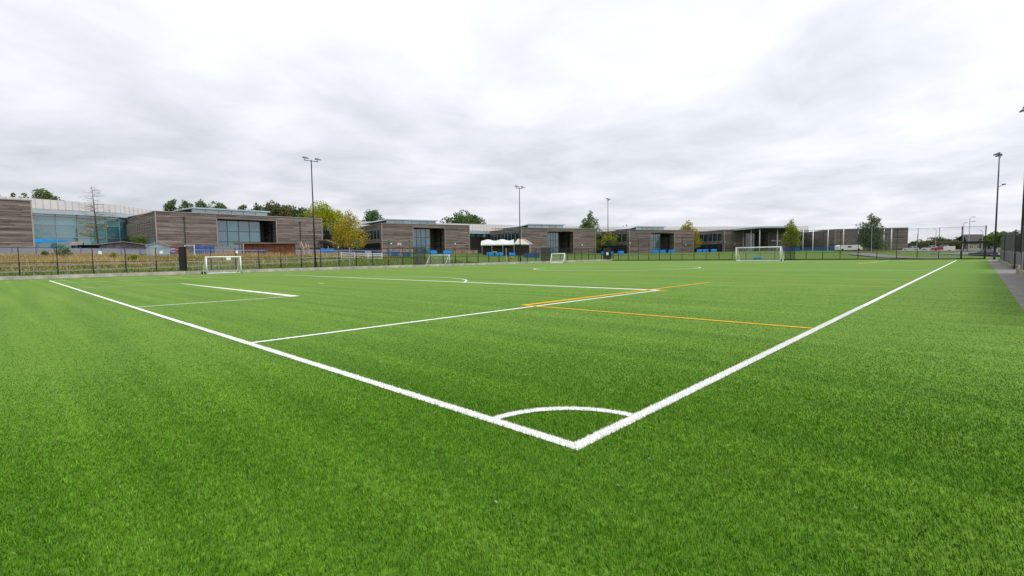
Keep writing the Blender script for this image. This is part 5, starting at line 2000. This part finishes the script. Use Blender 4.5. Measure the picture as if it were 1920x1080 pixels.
# white minibus in front of the sports hall
xa, ya = polar(1568, 150)
xb, yb = polar(1613, 150)
d = Vector((xb - xa, yb - ya))
w = d.length
vn = thing('white_van', 'long low white van parked before the plain sports hall, left of the loose tree', 'van', ((xa + xb) / 2, (ya + yb) / 2, 1.57), math.atan2(d.y, d.x))
mb = MB()
pr_ = [(-w / 2, .3), (-w / 2, 1.4), (-w / 2 + .6, 1.7), (w / 2 - 1.0, 1.8), (w / 2 - .3, 1.1), (w / 2, .95), (w / 2, .3)]
mb.hull([(a, -.9, z_) for a, z_ in pr_], [(a, .9, z_) for a, z_ in pr_])
mb.build('body', MAT['car_white'], vn)
mb = MB()
mb.box(-.9, .3, -.93, -.905, .95, 1.45)
mb.build('side_window', MAT['glass_dark'], vn)
mb = MB()
mb.hull([(w / 2 - .95, -.8, 1.72), (w / 2 - .95, .8, 1.72), (w / 2 - .34, .8, 1.14), (w / 2 - .34, -.8, 1.14)], [(w / 2 - .92, -.8, 1.75), (w / 2 - .92, .8, 1.75), (w / 2 - .31, .8, 1.17), (w / 2 - .31, -.8, 1.17)])
mb.build('windscreen', MAT['glass_dark'], vn)
for a in (-w / 2 + 1.2, w / 2 - 1.2):
    for s in (-.85, .85):
        mb = MB()
        mb.tube((a, s - .1, .34), (a, s + .1, .34), .34, .34, 14)
        mb.build('wheel', MAT['rubber'], vn)

# ---------------------------------------------------------------- street lamps, white poles, house and shelter on the right


def street_lamp(label, px, d, ytop, arms, material='galv'):
    x, y = polar(px, d)
    z = ground(x, y)
    hor = 479.25 + (960 - px) * .01433
    h = 1.59 + (hor - ytop) * d / 921.66 - z
    q = thing('street_lamp', label, 'street lamp', (x, y, z), FACE, 'street lamps round the car park')
    mb = MB()
    mb.tube((0, 0, -.2), (0, 0, 1.2), .09, .09, 8)
    mb.tube((0, 0, 1.2), (0, 0, h), .065, .05, 8)
    mb.build('pole', MAT[material], q)
    for dz, ln in arms:
        mb = MB()
        mb.tube((0, 0, h - dz), (ln * .5, 0, h - dz + .03), .035, .03, 6)
        mb.build('arm', MAT[material], q)
        mb = MB()
        s = 1 if ln > 0 else -1
        mb.hull([(ln * .45, -.12, h - dz), (ln, -.08, h - dz), (ln, .08, h - dz), (ln * .45, .12, h - dz)], [(ln * .5, -.09, h - dz + .13), (ln * .95, -.05, h - dz + .08), (ln * .95, .05, h - dz + .08), (ln * .5, .09, h - dz + .13)])
        mb.build('lamp_head', MAT['lamp_body'], q)
    return q


street_lamp('tall grey lamp post with two arms one above the other', 1815, 112, 408, ((0, 1.3), (1.0, 1.3)))
street_lamp('slim single arm lamp post left of the two armed one', 1804, 118, 418.5, ((0, .75),))
street_lamp('lamp post with a left pointing arm above the white cars', 1753, 128, 430.5, ((0, -.7),))
street_lamp('small lamp post right of the two armed lamp before the dark roofed house', 1840, 130, 433, ((0, -.7),))
street_lamp('pale lamp post in front of the loose grey green tree', 1633, 143, 422, ((0, .9),), 'pale_metal')
street_lamp('short grey lamp post in front of the far hedge', 1718.5, 135, 440, ((0, .3),))
WP = 'tall white poles before the sports hall'
for i, (px, d, w, lab) in enumerate(((1505, 160, .11, 'leftmost of the tall white poles, next to the canopy tree'), (1523.5, 160, .17, 'second tall white pole from the left before the sports hall'), (1551.5, 160, .15, 'third tall white pole, before the corner of the sports hall'),
                                     (1580.5, 158, .14, 'white pole rising behind the white van'), (1608, 158, .14, 'white pole at the left edge of the loose grey green tree'), (1656, 158, .12, 'white pole just right of the loose grey green tree'), (1670, 156, .17, 'rightmost of the tall white poles'))):
    x, y = polar(px, d)
    hor = 479.25 + (960 - px) * .01433
    z = ground(x, y)
    h = 1.59 + (hor - 430) * d / 921.66 - z
    mb = MB()
    mb.tube((0, 0, -.2), (0, 0, h), w, w * .9, 10)
    mb.lathe([(w * 1.15, h), (w * 1.15, h + .08), (0, h + .14)], 10)
    o = mb.build('white_pole', MAT['white'], None, True)
    o.location = (x, y, z)
    tag(o, lab, 'pole', WP)
# house beyond the car park
xa, ya = polar(1812, 172)
xb, yb = polar(1856, 172)
d = Vector((xb - xa, yb - ya))
w = d.length
ho = thing('house', 'cream house with a dark brown pitched roof beyond the parked cars', 'house', (xa, ya, 0.97), math.atan2(d.y, d.x))
EH, RH = 2.61, 5.6
mb = MB()
mb.box(0, w, 0, 7, -1, EH)
mb.build('wall', MAT['brick_pale'], ho)
for s in (0, 1):
    mb = MB()
    yy = -.5 if s == 0 else 7.5
    mb.hull([(-.4, yy, EH - .1), (w + .4, yy, EH - .1), (w + .4, 3.5, RH), (1.8, 3.5, RH)], [(-.4, yy, EH + .1), (w + .4, yy, EH + .1), (w + .4, 3.5, RH + .2), (1.8, 3.5, RH + .2)])
    mb.build('roof', MAT['tile'], ho)
for k, a in enumerate((.12, .42, .66, .85)):
    mb = MB()
    mb.box(w * a - .05, w * a + 1.0, -.03, -.005, .8, 2.1)
    wd = mb.build('window', MAT['glass_dark'], ho)
    mb = MB()
    for c in (-.08, .46, 1.0):
        mb.box(w * a + c - .03, w * a + c + .05, -.06, .0, .75, 2.15)
    mb.box(w * a - .08, w * a + 1.05, -.055, .0, .7, .8)
    mb.box(w * a - .08, w * a + 1.05, -.055, .0, 2.1, 2.18)
    mb.build('window_frame', MAT['white'], wd)
x, y = polar(1828, 108)
sh = thing('bus_shelter', 'dark flat roofed shelter between the two armed lamp and the black floodlight', 'shelter', G(x, y), FACE - .3)
hh = 3.26 - ground(x, y)
mb = MB()
mb.box(-2.0, 2.0, -.9, .9, hh - .45, hh)
mb.build('roof', MAT['backing'], sh)
for a in (-1.8, 1.8):
    for b_ in (-.7, .7):
        mb = MB()
        mb.box(a - .06, a + .06, b_ - .06, b_ + .06, -.3, hh - .46)
        mb.build('post', MAT['pole'], sh)
# grey barrier and box near the access road
x, y = polar(1758, 92)
ba = thing('barrier', 'galvanised pedestrian barrier behind the end of the right touchline', 'barrier', G(x, y), FACE - .75)
for a in (-2.4, -1.2, 0, 1.2, 2.4):
    mb = MB()
    mb.tube((a, 0, -.1), (a, 0, 1.0), .03, .03, 6)
    mb.build('post', MAT['galv'], ba)
for z in (.5, 1.0):
    mb = MB()
    mb.tube((-2.43, 0, z), (2.43, 0, z), .03, .03, 6)
    mb.build('rail', MAT['galv'], ba)
# dark birds on the ridge of the spine, seen as two specks
for px, d, s, lab in ((1175, 198, 1.0, 'larger of two dark birds sitting on the pale roof ridge'), (1169, 198, .6, 'smaller of two dark birds sitting on the pale roof ridge')):
    x, y = polar(px, d)
    bd = thing('bird', lab, 'bird', (x, y, 12.55), FACE)
    mb = MB()
    mb.lathe([(0, 0), (.16, .08), (.2, .3), (.12, .55), (.1, .62), (.12, .72), (.06, .82), (0, .84)], 8)
    mb.hull([(.1, -.05, .2), (.1, .05, .2), (.45, .04, .02), (.45, -.04, .02)], [(.1, -.05, .3), (.1, .05, .3), (.45, .04, .06), (.45, -.04, .06)])
    mb.bar((-.1, 0, .74), (-.25, 0, .72), .04)
    mb.build('body', MAT['rubber'], bd)
    bd.scale = (s, s, s)
# scraps on the turf
rr = random.Random(12)
for (px, py), lab in (((-2.66, 3.31), 'dry leaf scrap far out on the run-off left of the white goal line'), ((0.3, -1.88), 'dry leaf scrap at the lower right of the turf foreground'), ((0.52, -1.52), 'dry leaf scrap right of the pitch corner, outside the touchline'), ((-0.85, 0.42), 'dry leaf scrap outside the goal line just left of the corner point'), ((-1.12, -0.19), 'dry leaf scrap on the turf low and left of the corner point'), ((0.13, -0.59), 'dry leaf scrap nearest to the right of the corner point'), ((0.2, -0.73), 'dry leaf scrap second nearest to the right of the corner point'), ((4.05, 1.75), 'pale scrap inside the pitch a little above the corner arc'), ((-0.41, -0.65), 'dry leaf scrap straight below the corner point of the pitch'), ((-1.68, 3.26), 'dry leaf scrap on the run-off below the penalty area junction'), ((7.2, -2.45), 'pale scrap on the run-off near the tarmac path')):
    mb = MB()
    a = rr.uniform(0, 6.28)
    L2, W2_ = rr.uniform(.010, .018), rr.uniform(.004, .007)
    mb.hull([(-L2, 0, 0), (0, -W2_, .002), (L2, 0, .006), (0, W2_, .002)], [(-L2, 0, .002), (0, -W2_, .006), (L2, 0, .009), (0, W2_, .006)])
    o = mb.build('leaf_scrap', MAT['rail_wood'])
    o.location = (px, py, .024)
    o.rotation_euler = (rr.uniform(-.3, .3), rr.uniform(-.3, .3), a)
    tag(o, lab, 'leaf', 'dry leaf scraps scattered on the turf')
